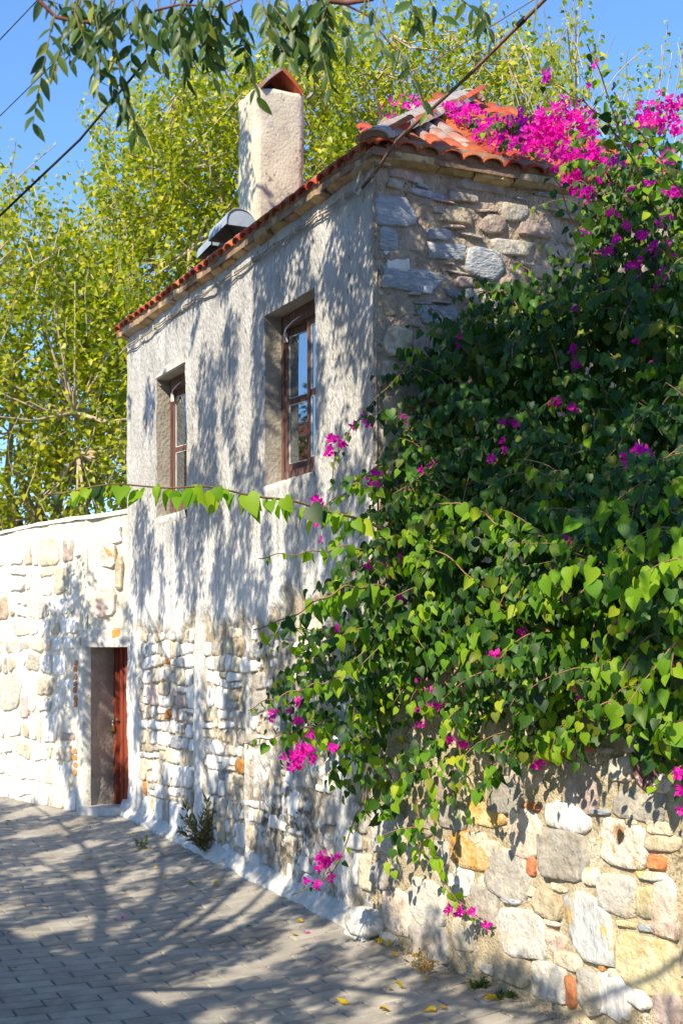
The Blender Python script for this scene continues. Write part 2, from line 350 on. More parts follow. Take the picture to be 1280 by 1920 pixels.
M['t_leaf'] = leaf_mat('tree_leaf', (0.10, 0.18, 0.014), (0.42, 0.44, 0.03), (0.62, 0.54, 0.05), trans=0.50, rough=0.4, spec=0.4)
M['p_leaf'] = leaf_mat('pinnate_leaf', (0.025, 0.065, 0.018), (0.075, 0.14, 0.024), (0.24, 0.28, 0.03), trans=0.28, rough=0.45, spec=0.4)
M['shrub_leaf'] = leaf_mat('shrub_leaf', (0.08, 0.09, 0.035), (0.20, 0.19, 0.07), (0.30, 0.2, 0.1), trans=0.25)
M['w_leaf'] = leaf_mat('weed_leaf', (0.05, 0.11, 0.03), (0.12, 0.19, 0.05), trans=0.3)
M['bract'] = leaf_mat('magenta_bract', (0.50, 0.008, 0.36), (0.80, 0.03, 0.52), (0.78, 0.16, 0.42), trans=0.5, rough=0.6, spec=0.2)
M['yellow'] = leaf_mat('yellow_dead_leaf', (0.50, 0.30, 0.02), (0.72, 0.56, 0.03), (0.35, 0.2, 0.05), trans=0.3, rough=0.6)
g = bpy.data.materials.new('window_glass'); g.use_nodes = True
gb = g.node_tree.nodes['Principled BSDF']; gb.inputs['Base Color'].default_value = (0.02, 0.022, 0.025, 1); gb.inputs['Roughness'].default_value = 0.04
gb.inputs['IOR'].default_value = 2.2; gb.inputs['Specular IOR Level'].default_value = 0.8
M['glass'] = g
gg = g.node_tree.nodes.new('ShaderNodeBsdfGlossy'); gg.inputs['Roughness'].default_value = 0.03; gg.inputs['Color'].default_value = (.62, .72, .86, 1)
gm = g.node_tree.nodes.new('ShaderNodeMixShader'); gm.inputs[0].default_value = 0.5
g.node_tree.links.new(gb.outputs[0], gm.inputs[1]); g.node_tree.links.new(gg.outputs[0], gm.inputs[2]); g.node_tree.links.new(gm.outputs[0], g.node_tree.nodes['Material Output'].inputs['Surface'])

# ------------------------------------------------------------------ stones
def chaikin(P):
    out = []
    for i in range(len(P)):
        a = P[i]; b = P[(i + 1) % len(P)]
        out.append((a[0] * .80 + b[0] * .20, a[1] * .80 + b[1] * .20)); out.append((a[0] * .20 + b[0] * .80, a[1] * .20 + b[1] * .80))
    return out
def voronoi(seeds, bounds, ax=1.0):
    S = [(x, y * ax) for x, y in seeds]; out = []
    x0, x1, y0, y1 = bounds; y0 *= ax; y1 *= ax
    arr = np.array(S)
    for i, (x, y) in enumerate(S):
        poly = [(x0, y0), (x1, y0), (x1, y1), (x0, y1)]
        d = (arr[:, 0] - x) ** 2 + (arr[:, 1] - y) ** 2
        for j in np.argsort(d)[1:18]:
            qx, qy = S[j]; mx, my = (x + qx) / 2, (y + qy) / 2; nx, ny = qx - x, qy - y
            new = []
            for k in range(len(poly)):
                a = poly[k]; b = poly[(k + 1) % len(poly)]
                da = (a[0] - mx) * nx + (a[1] - my) * ny; db = (b[0] - mx) * nx + (b[1] - my) * ny
                if da <= 0: new.append(a)
                if da * db < 0:
                    t = da / (da - db); new.append((a[0] + (b[0] - a[0]) * t, a[1] + (b[1] - a[1]) * t))
            poly = new
            if len(poly) < 3: break
        out.append([(p[0], p[1] / ax) for p in poly])
    return out
def stone_mesh(fr, poly, e, base=0.0, rough=0.006, dome=0.1, smooth=True):
    """poly in (t, z); returns MB in world space and centre"""
    n = len(poly); cx = sum(p[0] for p in poly) / n; cz = sum(p[1] for p in poly) / n
    mb = MB(); vs = []
    tilt = random.uniform(-.3, .3) * e; tz = random.uniform(-.35, .15) * e
    w = max(0.02, max(abs(p[0] - cx) for p in poly)); h = max(0.02, max(abs(p[1] - cz) for p in poly))
    m = min(w, h); sd_ = random.uniform(0, 50)
    b1 = max(.84, 1 - .007 / m); b2 = max(.6, 1 - .03 / m)
    for sc, off in ((1.0, -0.03), (0.995, e * 0.6), (b1, e), (b2, e * 1.04)):
        for p in poly:
            dx, dz = (p[0] - cx) * sc, (p[1] - cz) * sc
            o = off
            if off > 0: o += tilt * dx / w + tz * dz / h + rough * 1.6 * fbm(dx * 11 + sd_, dz * 11, sd_, 2)
            vs.append(fr.pt(cx + dx, cz + dz, base + o))
    vs.append(fr.pt(cx + random.uniform(-.15, .15) * w, cz + random.uniform(-.15, .15) * h, base + e * (1.04 + dome) + random.uniform(-rough, rough)))
    fs = []
    for r in range(3):
        for k in range(n):
            k2 = (k + 1) % n; fs.append((r * n + k, r * n + k2, (r + 1) * n + k2, (r + 1) * n + k))
    for k in range(n): fs.append((3 * n + k, 3 * n + (k + 1) % n, 4 * n))
    mb.add(vs, fs)
    return mb, fr.pt(cx, cz, base)
def rough_edge(P, a):
    return [(x + random.uniform(-a, a), z + random.uniform(-a, a)) for x, z in P]
def shrink(poly, d):
    n = len(poly); cx = sum(p[0] for p in poly) / n; cz = sum(p[1] for p in poly) / n
    out = []
    for p in poly:
        dx, dz = p[0] - cx, p[1] - cz; L = math.hypot(dx, dz); k = max(0.25, 1 - d / max(L, 1e-4))
        out.append((cx + dx * k, cz + dz * k))
    return out
def jitter_seeds(x0, x1, y0, y1, w, h, jx=.32, jy=.25, drop=0.1):
    out = []; y = y0 + h / 2; r = 0
    while y < y1:
        hh = h * random.uniform(.75, 1.3); x = x0 + random.uniform(0, w)
        while x < x1:
            ww = w * random.choice([.5, .7, .9, 1, 1.1, 1.5]) * random.uniform(.85, 1.15)
            if random.random() > drop: out.append((x + random.uniform(-jx, jx) * ww * .5, y + random.uniform(-jy, jy) * hh))
            x += ww
        y += hh; r += 1
    return out
def coursed(x0, x1, y0, y1, w, h, skew=.22):
    """rough courses: quadrilateral-ish stones, some split in two; returns (centre, polygon)"""
    out = []; rows = [y0]
    while rows[-1] < y1: rows.append(rows[-1] + h * random.uniform(.6, 1.45))
    def yb(r, x): return rows[r] + h * .30 * fbm(x * 1.7, r * 3.7, 2.2, 3)
    for r in range(len(rows) - 1):
        x = x0 - random.uniform(0, w); hr = rows[r + 1] - rows[r]; cuts = [x]
        while x < x1: x += w * random.choice([.45, .6, .8, 1, 1.2, 1.5]) * random.uniform(.9, 1.1) * (.75 + .25 * hr / h); cuts.append(x)
        lean = [random.uniform(-1, 1) * skew * hr * .5 for _ in cuts]
        for i in range(len(cuts) - 1):
            a0, a1 = cuts[i] - lean[i], cuts[i] + lean[i]; b0, b1 = cuts[i + 1] - lean[i + 1], cuts[i + 1] + lean[i + 1]
            P = [(a0, yb(r, a0)), (b0, yb(r, b0)), (b1, yb(r + 1, b1)), (a1, yb(r + 1, a1))]
            def lp(p, q, t): return (p[0] + (q[0] - p[0]) * t, p[1] + (q[1] - p[1]) * t)
            wd_ = b0 - a0; parts = [P]
            if hr > h * .8 and random.random() < .38:
                t = random.uniform(.3, .7); t2 = t + random.uniform(-.12, .12); L_, R_2 = lp(P[0], P[3], t), lp(P[1], P[2], t2)
                parts = [[P[0], P[1], R_2, L_], [L_, R_2, P[2], P[3]]]
            for Q in parts:
                k_ = random.random()
                n_ = []
                for j in range(4):
                    p, q = Q[j], Q[(j + 1) % 4]; n_.append(p); m__ = lp(p, q, random.uniform(.35, .65)); cxx = sum(v[0] for v in Q) / 4; czz = sum(v[1] for v in Q) / 4
                    f = random.uniform(-.02, .12); n_.append((m__[0] + (m__[0] - cxx) * f, m__[1] + (m__[1] - czz) * f))
                c = (sum(v[0] for v in Q) / 4, sum(v[1] for v in Q) / 4); out.append((c, n_))
    return out
def cut_corners(P):
    n = len(P); out = []
    for i in range(n):
        a, b, c = P[i - 1], P[i], P[(i + 1) % n]
        if i % 2 == 0:
            t = random.uniform(.18, .42); out.append((b[0] + (a[0] - b[0]) * t, b[1] + (a[1] - b[1]) * t)); t = random.uniform(.18, .42); out.append((b[0] + (c[0] - b[0]) * t, b[1] + (c[1] - b[1]) * t))
        else: out.append(b)
    return out
def pick(pal):
    t = sum(w for _, w in pal); r = random.uniform(0, t)
    for n, w in pal:
        r -= w
        if r <= 0: return n
    return pal[-1][0]

# ------------------------------------------------------------------ ground, pavement
mb = MB()
mb.add([(-900, -900, -1.2), (900, -900, -1.2), (900, 900, -1.2), (-900, 900, -1.2)], [(0, 1, 2, 3)])
structure(build('ground', mb, M['earth']))
mb = MB(); NX, NY = 60, 110
for j in range(NY + 1):
    for i in range(NX + 1):
        a = -13 + 34 * j / NY; off = -6 + 14 * i / NX
        p = CO + U * a - M_ * off
        mb.v.append((p.x, p.y, ground(p.x, p.y) - 0.012))
for j in range(NY):
    for i in range(NX):
        k = j * (NX + 1) + i; mb.f.append((k, k + 1, k + NX + 2, k + NX + 1)); mb.m.append(0)
road = structure(build('street_bed', mb, M['joint'], smooth=True))
road.name = 'street'; ORG[road.name] = Vector((0, 0, 0))
PW, PL = 0.33, 0.135
cands = []
rowa = -7.0; ri = 0
while rowa < 9.5:
    c0 = (0.5 * PW if ri % 2 else 0) + random.uniform(-.03, .03) - 0.5
    off = c0
    while off < 5.6:
        p = CO + U * (rowa + PL / 2) - M_ * (off + PW / 2)
        if p.y > 1.0:
            px, py = project((p.x, p.y, ground(p.x, p.y)))
            if -160 < px < 1400 and py < 2060:
                cands.append((p.y, rowa, off, -20 < px < 1300 and py < 1935))
        off += PW
    rowa += PL; ri += 1
cands.sort()
def paver(rowa, off):
    mb = MB(); g_ = 0.0045; b = 0.006; zt = random.uniform(-.002, .002)
    rot = random.uniform(-.006, .006)
    def P(a, o, dz):
        q = CO + U * a - M_ * o
        return Vector((q.x, q.y, ground(q.x, q.y) + dz + zt))
    A = [(rowa + g_, off + g_), (rowa + PL - g_, off + g_), (rowa + PL - g_, off + PW - g_), (rowa + g_, off + PW - g_)]
    A = [(a + rot * (i in (0, 1)) + random.uniform(-.001, .001), o) for i, (a, o) in enumerate(A)]
    B = [(rowa + g_ + b, off + g_ + b), (rowa + PL - g_ - b, off + g_ + b), (rowa + PL - g_ - b, off + PW - g_ - b), (rowa + g_ + b, off + PW - g_ - b)]
    vs = [P(a, o, -.03) for a, o in A] + [P(a, o, -0.006) for a, o in A] + [P(a, o, 0) for a, o in B]
    fs = [(k, (k + 1) % 4, 4 + (k + 1) % 4, 4 + k) for k in range(4)] + [(4 + k, 4 + (k + 1) % 4, 8 + (k + 1) % 4, 8 + k) for k in range(4)] + [(8, 9, 10, 11)]
    mb.add(vs, fs); q = CO + U * (rowa + PL / 2) - M_ * (off + PW / 2)
    return mb, Vector((q.x, q.y, ground(q.x, q.y)))
rest = MB(); cnt = 0
for (_, ra, off, vis) in cands:
    pb, c = paver(ra, off)
    if vis and cnt < 300:
        build('paver', pb, M['paver'], parent=road, loc=c); cnt += 1
    else: rest.add(pb.v, pb.f)
r_ = build('paver_field', rest, M['paver'], parent=road); r_['kind'] = 'stuff'

# ------------------------------------------------------------------ house
house = thing('house', (CO.x, CO.y, 0), 'old two-storey stone house with grey rendered street wall and red tiled roof', 'house')
WINS = [(0.98, 1.917, 3.15, 4.466), (3.774, 4.648, 3.15, 4.46)]
HT = 5.11; HL = 5.6
STRIPS = [(3.36, 3.60), (5.22, 5.62), (0.42, 0.66), (-.01, 0.05), (2.30, 2.38)]
def zb(t):
    return 2.12 + 0.22 * fbm(t * 1.3, 5.1, 0) + 0.10 * fbm(t * 6, 9, 0) + (0.18 if t < 1.6 else 0)
def plaster_amt(t, z):
    v = (z - zb(t)) / 0.04
    for a, b in STRIPS:
        wob = 0.05 * fbm(z * 3, a * 7, 2)
        v = max(v, min((t - a + wob), (b - t - wob)) / 0.03)
    if 0.6 < t < 2.2 and z < 1.1:  # rendered patch low by the corner
        v = max(v, (0.12 - abs(fbm(t * 2.5, z * 2.5, 4))) / 0.06 * 0.8)
    return max(0.0, min(1.0, v * 0.5 + 0.5))
def grime_amt(t, z):
    g0 = max(0, 1 - abs(t - 1.5) / 1.3) * max(0, 1 - abs(z - 0.55) / 0.65)
    g0 = max(g0, max(0, 1 - (z - 0.1) / 0.35) * 0.5)
    g0 = max(g0, 0.35 * max(0, 1 - abs(z - zb(t)) / 0.12))
    return min(1.0, g0 * 1.6)
def wall_grid(fr, t0, t1, z0f, z1f, step, offf, holes=(), noisef=None):
    nt = max(2, int((t1 - t0) / step)); zmin = min(z0f(t0), z0f(t1)); nz = max(2, int((z1f(t0) - zmin) / step))
    mb = MB(); attr = []
    for i in range(nt + 1):
        t = t0 + (t1 - t0) * i / nt
        za, zc = z0f(t), z1f(t)
        for j in range(nz + 1):
            z = za + (zc - za) * j / nz
            # snap to hole borders
            tt, zz = t, z
            for (a, b, c, d) in holes:
                st = (t1 - t0) / nt; sz = (zc - za) / nz
                if a - st < t < b + st and c - sz < z < d + sz:
                    if abs(t - a) < st * .51: tt = a
                    if abs(t - b) < st * .51: tt = b
                    if abs(z - c) < sz * .51: zz = c
                    if abs(z - d) < sz * .51: zz = d
            mb.v.append(tuple(fr.pt(tt, zz, offf(tt, zz)))); attr.append((tt, zz))
    for i in range(nt):
        for j in range(nz):
            k = i * (nz + 1) + j
            cx = (attr[k][0] + attr[k + nz + 1][0] + attr[k + 1][0] + attr[k + nz + 2][0]) / 4
            cz = (attr[k][1] + attr[k + 1][1] + attr[k + nz + 1][1] + attr[k + nz + 2][1]) / 4
            if any(a < cx < b and c < cz < d for a, b, c, d in holes): continue
            mb.f.append((k, k + nz + 1, k + nz + 2, k + 1)); mb.m.append(0)
    return mb, attr
def gz(fr):
    return lambda t: ground(fr.pt(t, 0).x, fr.pt(t, 0).y) - 0.06
def fac_off(t, z):
    p = plaster_amt(t, z)
    edge = min([min(abs(t - a), abs(t - b)) for a, b, c, d in WINS if c - .1 < z < d + .1] + [1])
    fade = min(1, t / 0.04) if t < 0.04 else 1
    return 0.026 * p + .0035 * fbm(t * 9, z * 6, 1) + .003 * p * fbm(t * 26, z * 22, 4) + 0.014 * (1 - p) * fbm(t * 16, z * 16, 3) + 0.02 * fbm(t * .9, z * .9, 7)
fmb, fattr = wall_grid(FAC, -0.012, HL, gz(FAC), lambda t: HT + 0.05, 0.024, fac_off, holes=WINS)
fac = build('facade_wall', fmb, M['facade'], parent=house, smooth=True)
a1 = fac.data.attributes.new('plaster', 'FLOAT', 'POINT'); a1.data.foreach_set('value', [plaster_amt(t, z) for t, z in fattr])
a2 = fac.data.attributes.new('grime', 'FLOAT', 'POINT'); a2.data.foreach_set('value', [grime_amt(t, z) for t, z in fattr])

# facade stones
def px_st(fr, px, py): t, z, k = fr.hit(px, py); return (t, z)
special = {px_st(FAC, 450, 1445): 'rust_stone', px_st(FAC, 435, 1555): 'whitewashed_stone', px_st(FAC, 430, 1240): 'whitewashed_stone',
           px_st(FAC, 270, 1560): 'tan_stone', px_st(FAC, 340, 1270): 'cream_stone', px_st(FAC, 530, 1470): 'tan_stone', px_st(FAC, 340, 1545): 'whitewashed_stone'}
seeds = []
z = 0.0
cells = coursed(0.0, HL, -0.1, 2.75, 0.20, 0.165)
for (a, b) in special:
    k = min(range(len(cells)), key=lambda i: math.hypot(cells[i][0][0] - a, cells[i][0][1] - b)); special_id = cells[k][0]; special[(a, b)] = (special_id, special[(a, b)])
sp_by = {v[0]: v[1] for v in special.values()}
PAL_F = [('whitewashed_stone', 8), ('pale_grey_stone', 2.2), ('cream_stone', 1.6), ('tan_stone', 1.2), ('blue_slate', 0.7), ('grey_stone', .5), ('pink_stone', .5), ('rust_stone', .12)]
ns = 0
for s, poly in cells:
    if s[0] < 0.05 or s[0] > HL - .05: continue
    zg = gz(FAC)(s[0])
    if s[1] < zg + 0.06 or plaster_amt(*s) > 0.35: continue
    if s not in sp_by and random.random() < (0.04 if s[0] > 2 else 0.28): continue
    if any(plaster_amt(*p) > 0.9 for p in poly) and random.random() < .3: continue
    sp = rough_edge(cut_corners(shrink(poly, random.uniform(0.006, 0.017))), .004)
    sp = [(a, max(b, zg)) for a, b in sp]
    if s not in sp_by and random.random() < .2: sp = shrink(sp, 0.02)
    e = random.uniform(0.010, 0.026)
    smb, c = stone_mesh(FAC, sp, e, rough=0.004)
    mname = sp_by.get(s) or pick(PAL_F)
    build('stone', smb, M[mname], parent=fac, loc=c, smooth=True); ns += 1
    if ns > 295: break

# end wall facing the camera
def end_off(t, z): return 0.012 * fbm(t * 9, z * 14, 11) + 0.02 * fbm(t * 2, z * 4, 3) + 0.012 * abs(fbm(t * 5, z * 22, 6))
EW = 3.2
emb, _ = wall_grid(END, -0.045, EW, lambda t: -0.2, lambda t: HT + 0.08, 0.03, lambda t, z: end_off(t, z) * (1 if t > .02 else .4) - (.012 if t < -.02 else 0))
endw = build('end_wall', emb, M['mortar_end'], parent=house, smooth=True)
ES = [(735, 397, 'blue_slate', 85, 55), (800, 365, 'blue_slate', 75, 16), (855, 405, 'tan_stone', 60, 35), (962, 398, 'pale_grey_stone', 50, 38), (762, 330, 'mauve_stone', 60, 22),
      (822, 440, 'blue_slate', 50, 25), (728, 450, 'blue_slate', 34, 50), (835, 472, 'blue_slate', 70, 36), (770, 525, 'blue_slate', 110, 46), (908, 498, 'blue_slate', 64, 60),
      (745, 490, 'whitewashed_stone', 50, 40), (960, 465, 'pale_grey_stone', 80, 30), (925, 420, 'mauve_stone', 50, 40), (1000, 430, 'mauve_stone', 60, 28), (1010, 350, 'mauve_stone', 70, 20),
      (900, 350, 'grey_stone', 90, 20), (860, 320, 'grey_stone', 60, 22), (820, 590, 'blue_slate', 90, 34), (728, 575, 'tan_stone', 30, 40), (745, 640, 'cream_stone', 55, 60),
      (800, 650, 'mauve_stone', 50, 44), (1040, 470, 'mauve_stone', 40, 30), (900, 560, 'pale_grey_stone', 70, 30), (960, 540, 'mauve_stone', 50, 40), (730, 700, 'tan_stone', 30, 50),
      (775, 720, 'grey_stone', 60, 50), (735, 770, 'tan_stone', 40, 50), (780, 790, 'mauve_stone', 60, 40), (845, 660, 'tan_stone', 60, 50), (1010, 510, 'tan_stone', 50, 26),
      (1060, 380, 'grey_stone', 46, 40), (800, 545, 'whitewashed_stone', 20, 16), (870, 530, 'mauve_stone', 36, 22), (735, 830, 'cream_stone', 40, 50), (900, 620, 'mauve_stone', 60, 36),
      (1000, 600, 'grey_stone', 60, 50), (1060, 560, 'mauve_stone', 60, 50), (960, 700, 'grey_stone', 80, 50), (1050, 680, 'mauve_stone', 60, 50), (740, 345, 'pale_grey_stone', 30, 18), (1075, 450, 'tan_stone', 30, 26)]
def blob(fr, px, py, wpx, hpx, n=11, sq=0.55, ang=0.0, jit=.11):
    t, z, k = fr.hit(px, py); t2, z2, _ = fr.hit(px + wpx / 2, py); w = abs(t2 - t); h = hpx / 2 / F * k
    out = []; ph = random.uniform(0, 6)
    for i in range(n):
        a = 2 * math.pi * i / n + random.uniform(-.12, .12)
        c, s_ = math.cos(a), math.sin(a)
        x = math.copysign(abs(c) ** sq, c); y = math.copysign(abs(s_) ** sq, s_)
        r = 1 + random.uniform(-jit, jit) + 0.06 * math.sin(2 * a + ph)
        X, Y = x * w * r, y * h * r
        out.append((t + X * math.cos(ang) - Y * math.sin(ang), z + X * math.sin(ang) + Y * math.cos(ang)))
    return out
for (px, py, mn, w, h) in ES:
    p = blob(END, px, py, w, h, n=10, sq=random.uniform(.35, .6), ang=random.uniform(-.07, .07), jit=.2)
    p = [(max(-0.03, a), b) for a, b in p]
    smb, c = stone_mesh(END, p, random.uniform(.014, .026), rough=.006, dome=.04)
    build('stone', smb, M[mn], parent=endw, loc=c, smooth=True)
for k in range(70):
    px = random.uniform(718, 1085); py = random.uniform(318, 800); w = random.uniform(24, 60); h = random.uniform(14, 34)
    if any(abs(px - a) < (w + w2) * .47 and abs(py - b) < (h + h2) * .47 for a, b, _, w2, h2 in ES): continue
    ES.append((px, py, 'x', w, h)); p = [(max(-0.03, a), b) for a, b in blob(END, px, py, w, h, n=9, sq=random.uniform(.35, .6), ang=random.uniform(-.1, .1), jit=.2)]
    smb, c = stone_mesh(END, p, random.uniform(.016, .028), rough=.006, dome=.05); build('stone', smb, M[pick([('mauve_stone', 2), ('grey_stone', 2), ('blue_slate', 2), ('tan_stone', 1), ('pale_grey_stone', 1)])], parent=endw, loc=c, smooth=True)
# thin slivers of slate bedded in the joints
for k in range(90):
    px = random.uniform(712, 1080); py = random.uniform(320, 800)
    if any(abs(px - a) < w / 2 + 2 and abs(py - b) < h / 2 + 3 for a, b, _, w, h in ES): continue
    p = blob(END, px, py, random.uniform(18, 55), random.uniform(4, 9), n=8, ang=random.uniform(-.12, .12))
    p = [(max(0.012, a), b) for a, b in p]
    smb, c = stone_mesh(END, p, random.uniform(.020, .032), rough=.004)
    build('stone', smb, M[pick([('mauve_stone', 3), ('grey_stone', 2), ('tan_stone', 2), ('blue_slate', 1)])], parent=endw, loc=c)

# hidden sides of the house
mb = MB()
B1 = CO + U * HL; B2 = B1 + M_ * EW; B3 = CO + M_ * EW
for a, b in ((B1, B2), (B2, B3)):
    mb.add([(a.x, a.y, -.5), (b.x, b.y, -.5), (b.x, b.y, HT + .05), (a.x, a.y, HT + .05)], [(0, 1, 2, 3)])
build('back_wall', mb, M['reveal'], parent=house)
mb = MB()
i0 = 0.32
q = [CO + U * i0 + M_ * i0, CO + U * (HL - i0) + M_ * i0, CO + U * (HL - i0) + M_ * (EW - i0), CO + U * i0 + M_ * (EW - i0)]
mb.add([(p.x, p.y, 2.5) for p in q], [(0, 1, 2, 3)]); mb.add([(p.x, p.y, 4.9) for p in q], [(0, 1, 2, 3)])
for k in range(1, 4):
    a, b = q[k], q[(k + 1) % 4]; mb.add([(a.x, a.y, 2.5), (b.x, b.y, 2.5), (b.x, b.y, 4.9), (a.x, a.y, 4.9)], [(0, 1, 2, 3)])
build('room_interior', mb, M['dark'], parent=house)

# windows
def qbox(fr, t0, t1, z0, z1, o0, o1, mb):
    v = [fr.pt(t, z, o) for t in (t0, t1) for z in (z0, z1) for o in (o0, o1)]
    mb.add(v, [(0, 1, 3, 2), (4, 6, 7, 5), (0, 4, 5, 1), (2, 3, 7, 6), (0, 2, 6, 4), (1, 5, 7, 3)])
for wi, (a, b, c, d) in enumerate(WINS):
    lab = 'brown wooden window whose panes reflect blue sky' if wi == 0 else 'narrow-looking brown wooden window with dull grey panes'
    mb = MB(); D = -0.30
    nseg = 14
    def strip(P0, P1, du):
        # rough reveal sheet from the outer edge inwards
        vs = []; fs = []
        for i in range(nseg + 1):
            for j in range(5):
                w_ = i / nseg; p = P0.lerp(P1, w_); o = 0.034 + (D - 0.034) * j / 4
                nn = 0.008 * fbm(p.x * 9, p.z * 9, j * .7 + wi)
                q_ = p + Vector((FAC.n.x, FAC.n.y, 0)) * o + du * nn
                if j == 0: q_ = p + Vector((FAC.n.x, FAC.n.y, 0)) * (fac_off((Vector((p.x, p.y)) - CO).dot(U), p.z) + 0.001)
                vs.append(q_)
        for i in range(nseg):
            for j in range(4): k = i * 5 + j; fs.append((k, k + 1, k + 6, k + 5))
        mb.add(vs, fs)
    uu = Vector((U.x, U.y, 0)); zz = Vector((0, 0, 1))
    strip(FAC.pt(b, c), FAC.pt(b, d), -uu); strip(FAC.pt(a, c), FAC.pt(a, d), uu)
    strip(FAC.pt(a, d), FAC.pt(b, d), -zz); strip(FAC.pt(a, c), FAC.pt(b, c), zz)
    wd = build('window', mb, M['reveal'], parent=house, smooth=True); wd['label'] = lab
    # plaster lintel lip / sill
    mb = MB(); vs = []; fs = []
    for i in range(13):
        t = a - .01 + (b - a + .03) * i / 12
        vs += [FAC.pt(t, c + .03, -.12), FAC.pt(t, c + .012 + .01 * fbm(t * 9, 1, wi), -.02), FAC.pt(t, c - .012 + .01 * fbm(t * 9, 1, wi), .045 + .01 * fbm(t * 12, 5, 1)), FAC.pt(t, c - .07 + .04 * fbm(t * 7, 3, 1), .028)]
    for i in range(12):
        for j in range(3): k = i * 4 + j; fs.append((k, k + 1, k + 5, k + 4))
    mb.add(vs, fs); build('sill', mb, M['sill_cement'], parent=wd, smooth=True)
    o0, o1 = -0.175, -0.11
    fb = MB(); fw = .055
    qbox(FAC, a, a + fw, c, d, o0, o1, fb); qbox(FAC, b - fw, b, c, d, o0, o1, fb)
    qbox(FAC, a + fw, b - fw, d - .11, d, o0, o1 + .012, fb); qbox(FAC, a + fw, b - fw, c, c + .10, o0, o1 + .008, fb)
    build('frame', fb, M['wood'], parent=wd)
    mid = (a + b) / 2
    for (l0, l1) in ((a + fw + .003, mid - .002), (mid + .002, b - fw - .003)):
        CF = FAC
        if l0 > mid:
            an = math.radians(8); hx = FAC.o + FAC.a * l1; da = FAC.a * math.cos(an) + FAC.n * math.sin(an)
            CF = Frame(hx - da * l1, da, FAC.n * math.cos(an) - FAC.a * math.sin(an))
        cb = MB(); sw = .058; z0 = c + .103; z1 = d - .113; q0, q1 = o0 + .005, o1 - .012; tm = z0 + (z1 - z0) * .49
        qbox(CF, l0, l0 + sw, z0, z1, q0, q1, cb); qbox(CF, l1 - sw, l1, z0, z1, q0, q1, cb)
        qbox(CF, l0 + sw, l1 - sw, z1 - .05, z1, q0, q1 - .002, cb); qbox(CF, l0 + sw, l1 - sw, z0, z0 + .06, q0, q1 - .002, cb)
        qbox(CF, l0 + sw, l1 - sw, tm - .02, tm + .025, q0, q1 - .002, cb)
        build('casement', cb, M['wood'], parent=wd)
        for (pz0, pz1) in ((z0 + .06, tm - .02), (tm + .025, z1 - .05)):
            gb_ = MB(); qbox(CF, l0 + sw, l1 - sw, pz0, pz1, q0 + .032, q0 + .036, gb_)
            build('pane', gb_, M['glass'], parent=wd)
            pb_ = MB(); s_ = .008; r0, r1 = q0 + .036, q0 + .042
            qbox(CF, l0 + sw, l0 + sw + s_, pz0, pz1, r0, r1, pb_); qbox(CF, l1 - sw - s_, l1 - sw, pz0, pz1, r0, r1, pb_)
            qbox(CF, l0 + sw + s_, l1 - sw - s_, pz0, pz0 + s_, r0, r1, pb_); qbox(CF, l0 + sw + s_, l1 - sw - s_, pz1 - s_, pz1, r0, r1, pb_)
            build('putty', pb_, M['putty'], parent=wd)
    mb = MB(); zt = d - .10
    mb.tube([FAC.pt(b - .09, zt - .11, -.10), FAC.pt(b - .10, zt - .05, -.095), FAC.pt(b - .13, zt - .01, -.095), FAC.pt(b - .25, zt + .02, -.10), FAC.pt(mid + .04, zt + .03, -.103)], .011, .005, n=6)
    mb.tube([FAC.pt(b - .11, zt - .05, -.10), FAC.pt(b - .145, zt - .12, -.10)], .014, .005, n=6)
    build('cloth_strip', mb, M['putty'], parent=wd, smooth=True)
# broken slab of pale render over the far window
mb = MB(); lp = [FAC.hit(x, y)[:2] for x, y in ((300, 712), (356, 680), (356, 662), (335, 676), (318, 690))]
vs = [FAC.pt(t, z, .02) for t, z in lp] + [FAC.pt(t, z, .055) for t, z in lp]; n_ = len(lp)
mb.add(vs, [tuple(range(n_, 2 * n_))] + [(k, (k + 1) % n_, n_ + (k + 1) % n_, n_ + k) for k in range(n_)])
build('lintel_patch', mb, M['limewash'], parent=house)

# footing: limewashed cement fillet along the base of the street wall
mb = MB(); NN = 90
for i in range(NN + 1):
    t = -0.06 + (HL + .25) * i / NN
    w = 0.105 + .03 * fbm(t * 2.2, 0, 5) + (.05 if t < .25 else 0); h = 0.075 + .03 * fbm(t * 3.1, 4, 5)
    for o, zz_ in ((w + .004, -0.03), (w, 0.012), (w * .8, h * .38), (w * .35, h * .85), (.015, h + .03), (-.05, h + .03)):
        p = FAC.pt(t, 0, o); g0 = ground(p.x, p.y)
        mb.v.append((p.x, p.y, g0 + zz_ + .006 * fbm(t * 9, o * 30, 8)))
for i in range(NN):
    for j in range(5):
        k = i * 6 + j; mb.f.append((k, k + 6, k + 7, k + 1)); mb.m.append(0)
mb.f.append(tuple(range(6))); mb.m.append(0)
build('footing', mb, M['limewash'], parent=house, smooth=True)

# ---- roof
TP = 0.69; EZ = 5.185
def zroof(s_, t): return EZ + TP * min(s_, t)
mb = MB(); OH = 0.10; RT = 1.65
def rp(s_, t, z): q = CO + U * s_ + M_ * t; return Vector((q.x, q.y, z))
e0 = EZ - OH * TP
R = [rp(-OH, -OH, e0), rp(HL + OH, -OH, e0), rp(HL + OH, 2 * RT + OH, e0), rp(-OH, 2 * RT + OH, e0), rp(RT, RT, EZ + TP * RT), rp(HL + OH, RT, EZ + TP * RT)]
Rl = [v - Vector((0, 0, .05)) for v in R]
mb.add(R + Rl, [(0, 1, 5, 4), (3, 0, 4), (2, 3, 4, 5), (6, 7, 11, 10), (9, 6, 10), (8, 9, 10, 11), (0, 6, 7, 1), (3, 9, 6, 0), (2, 8, 9, 3), (1, 5, 2), (1, 2, 8, 7)])
roof = build('roof', mb, M['roof_slab'], parent=house)
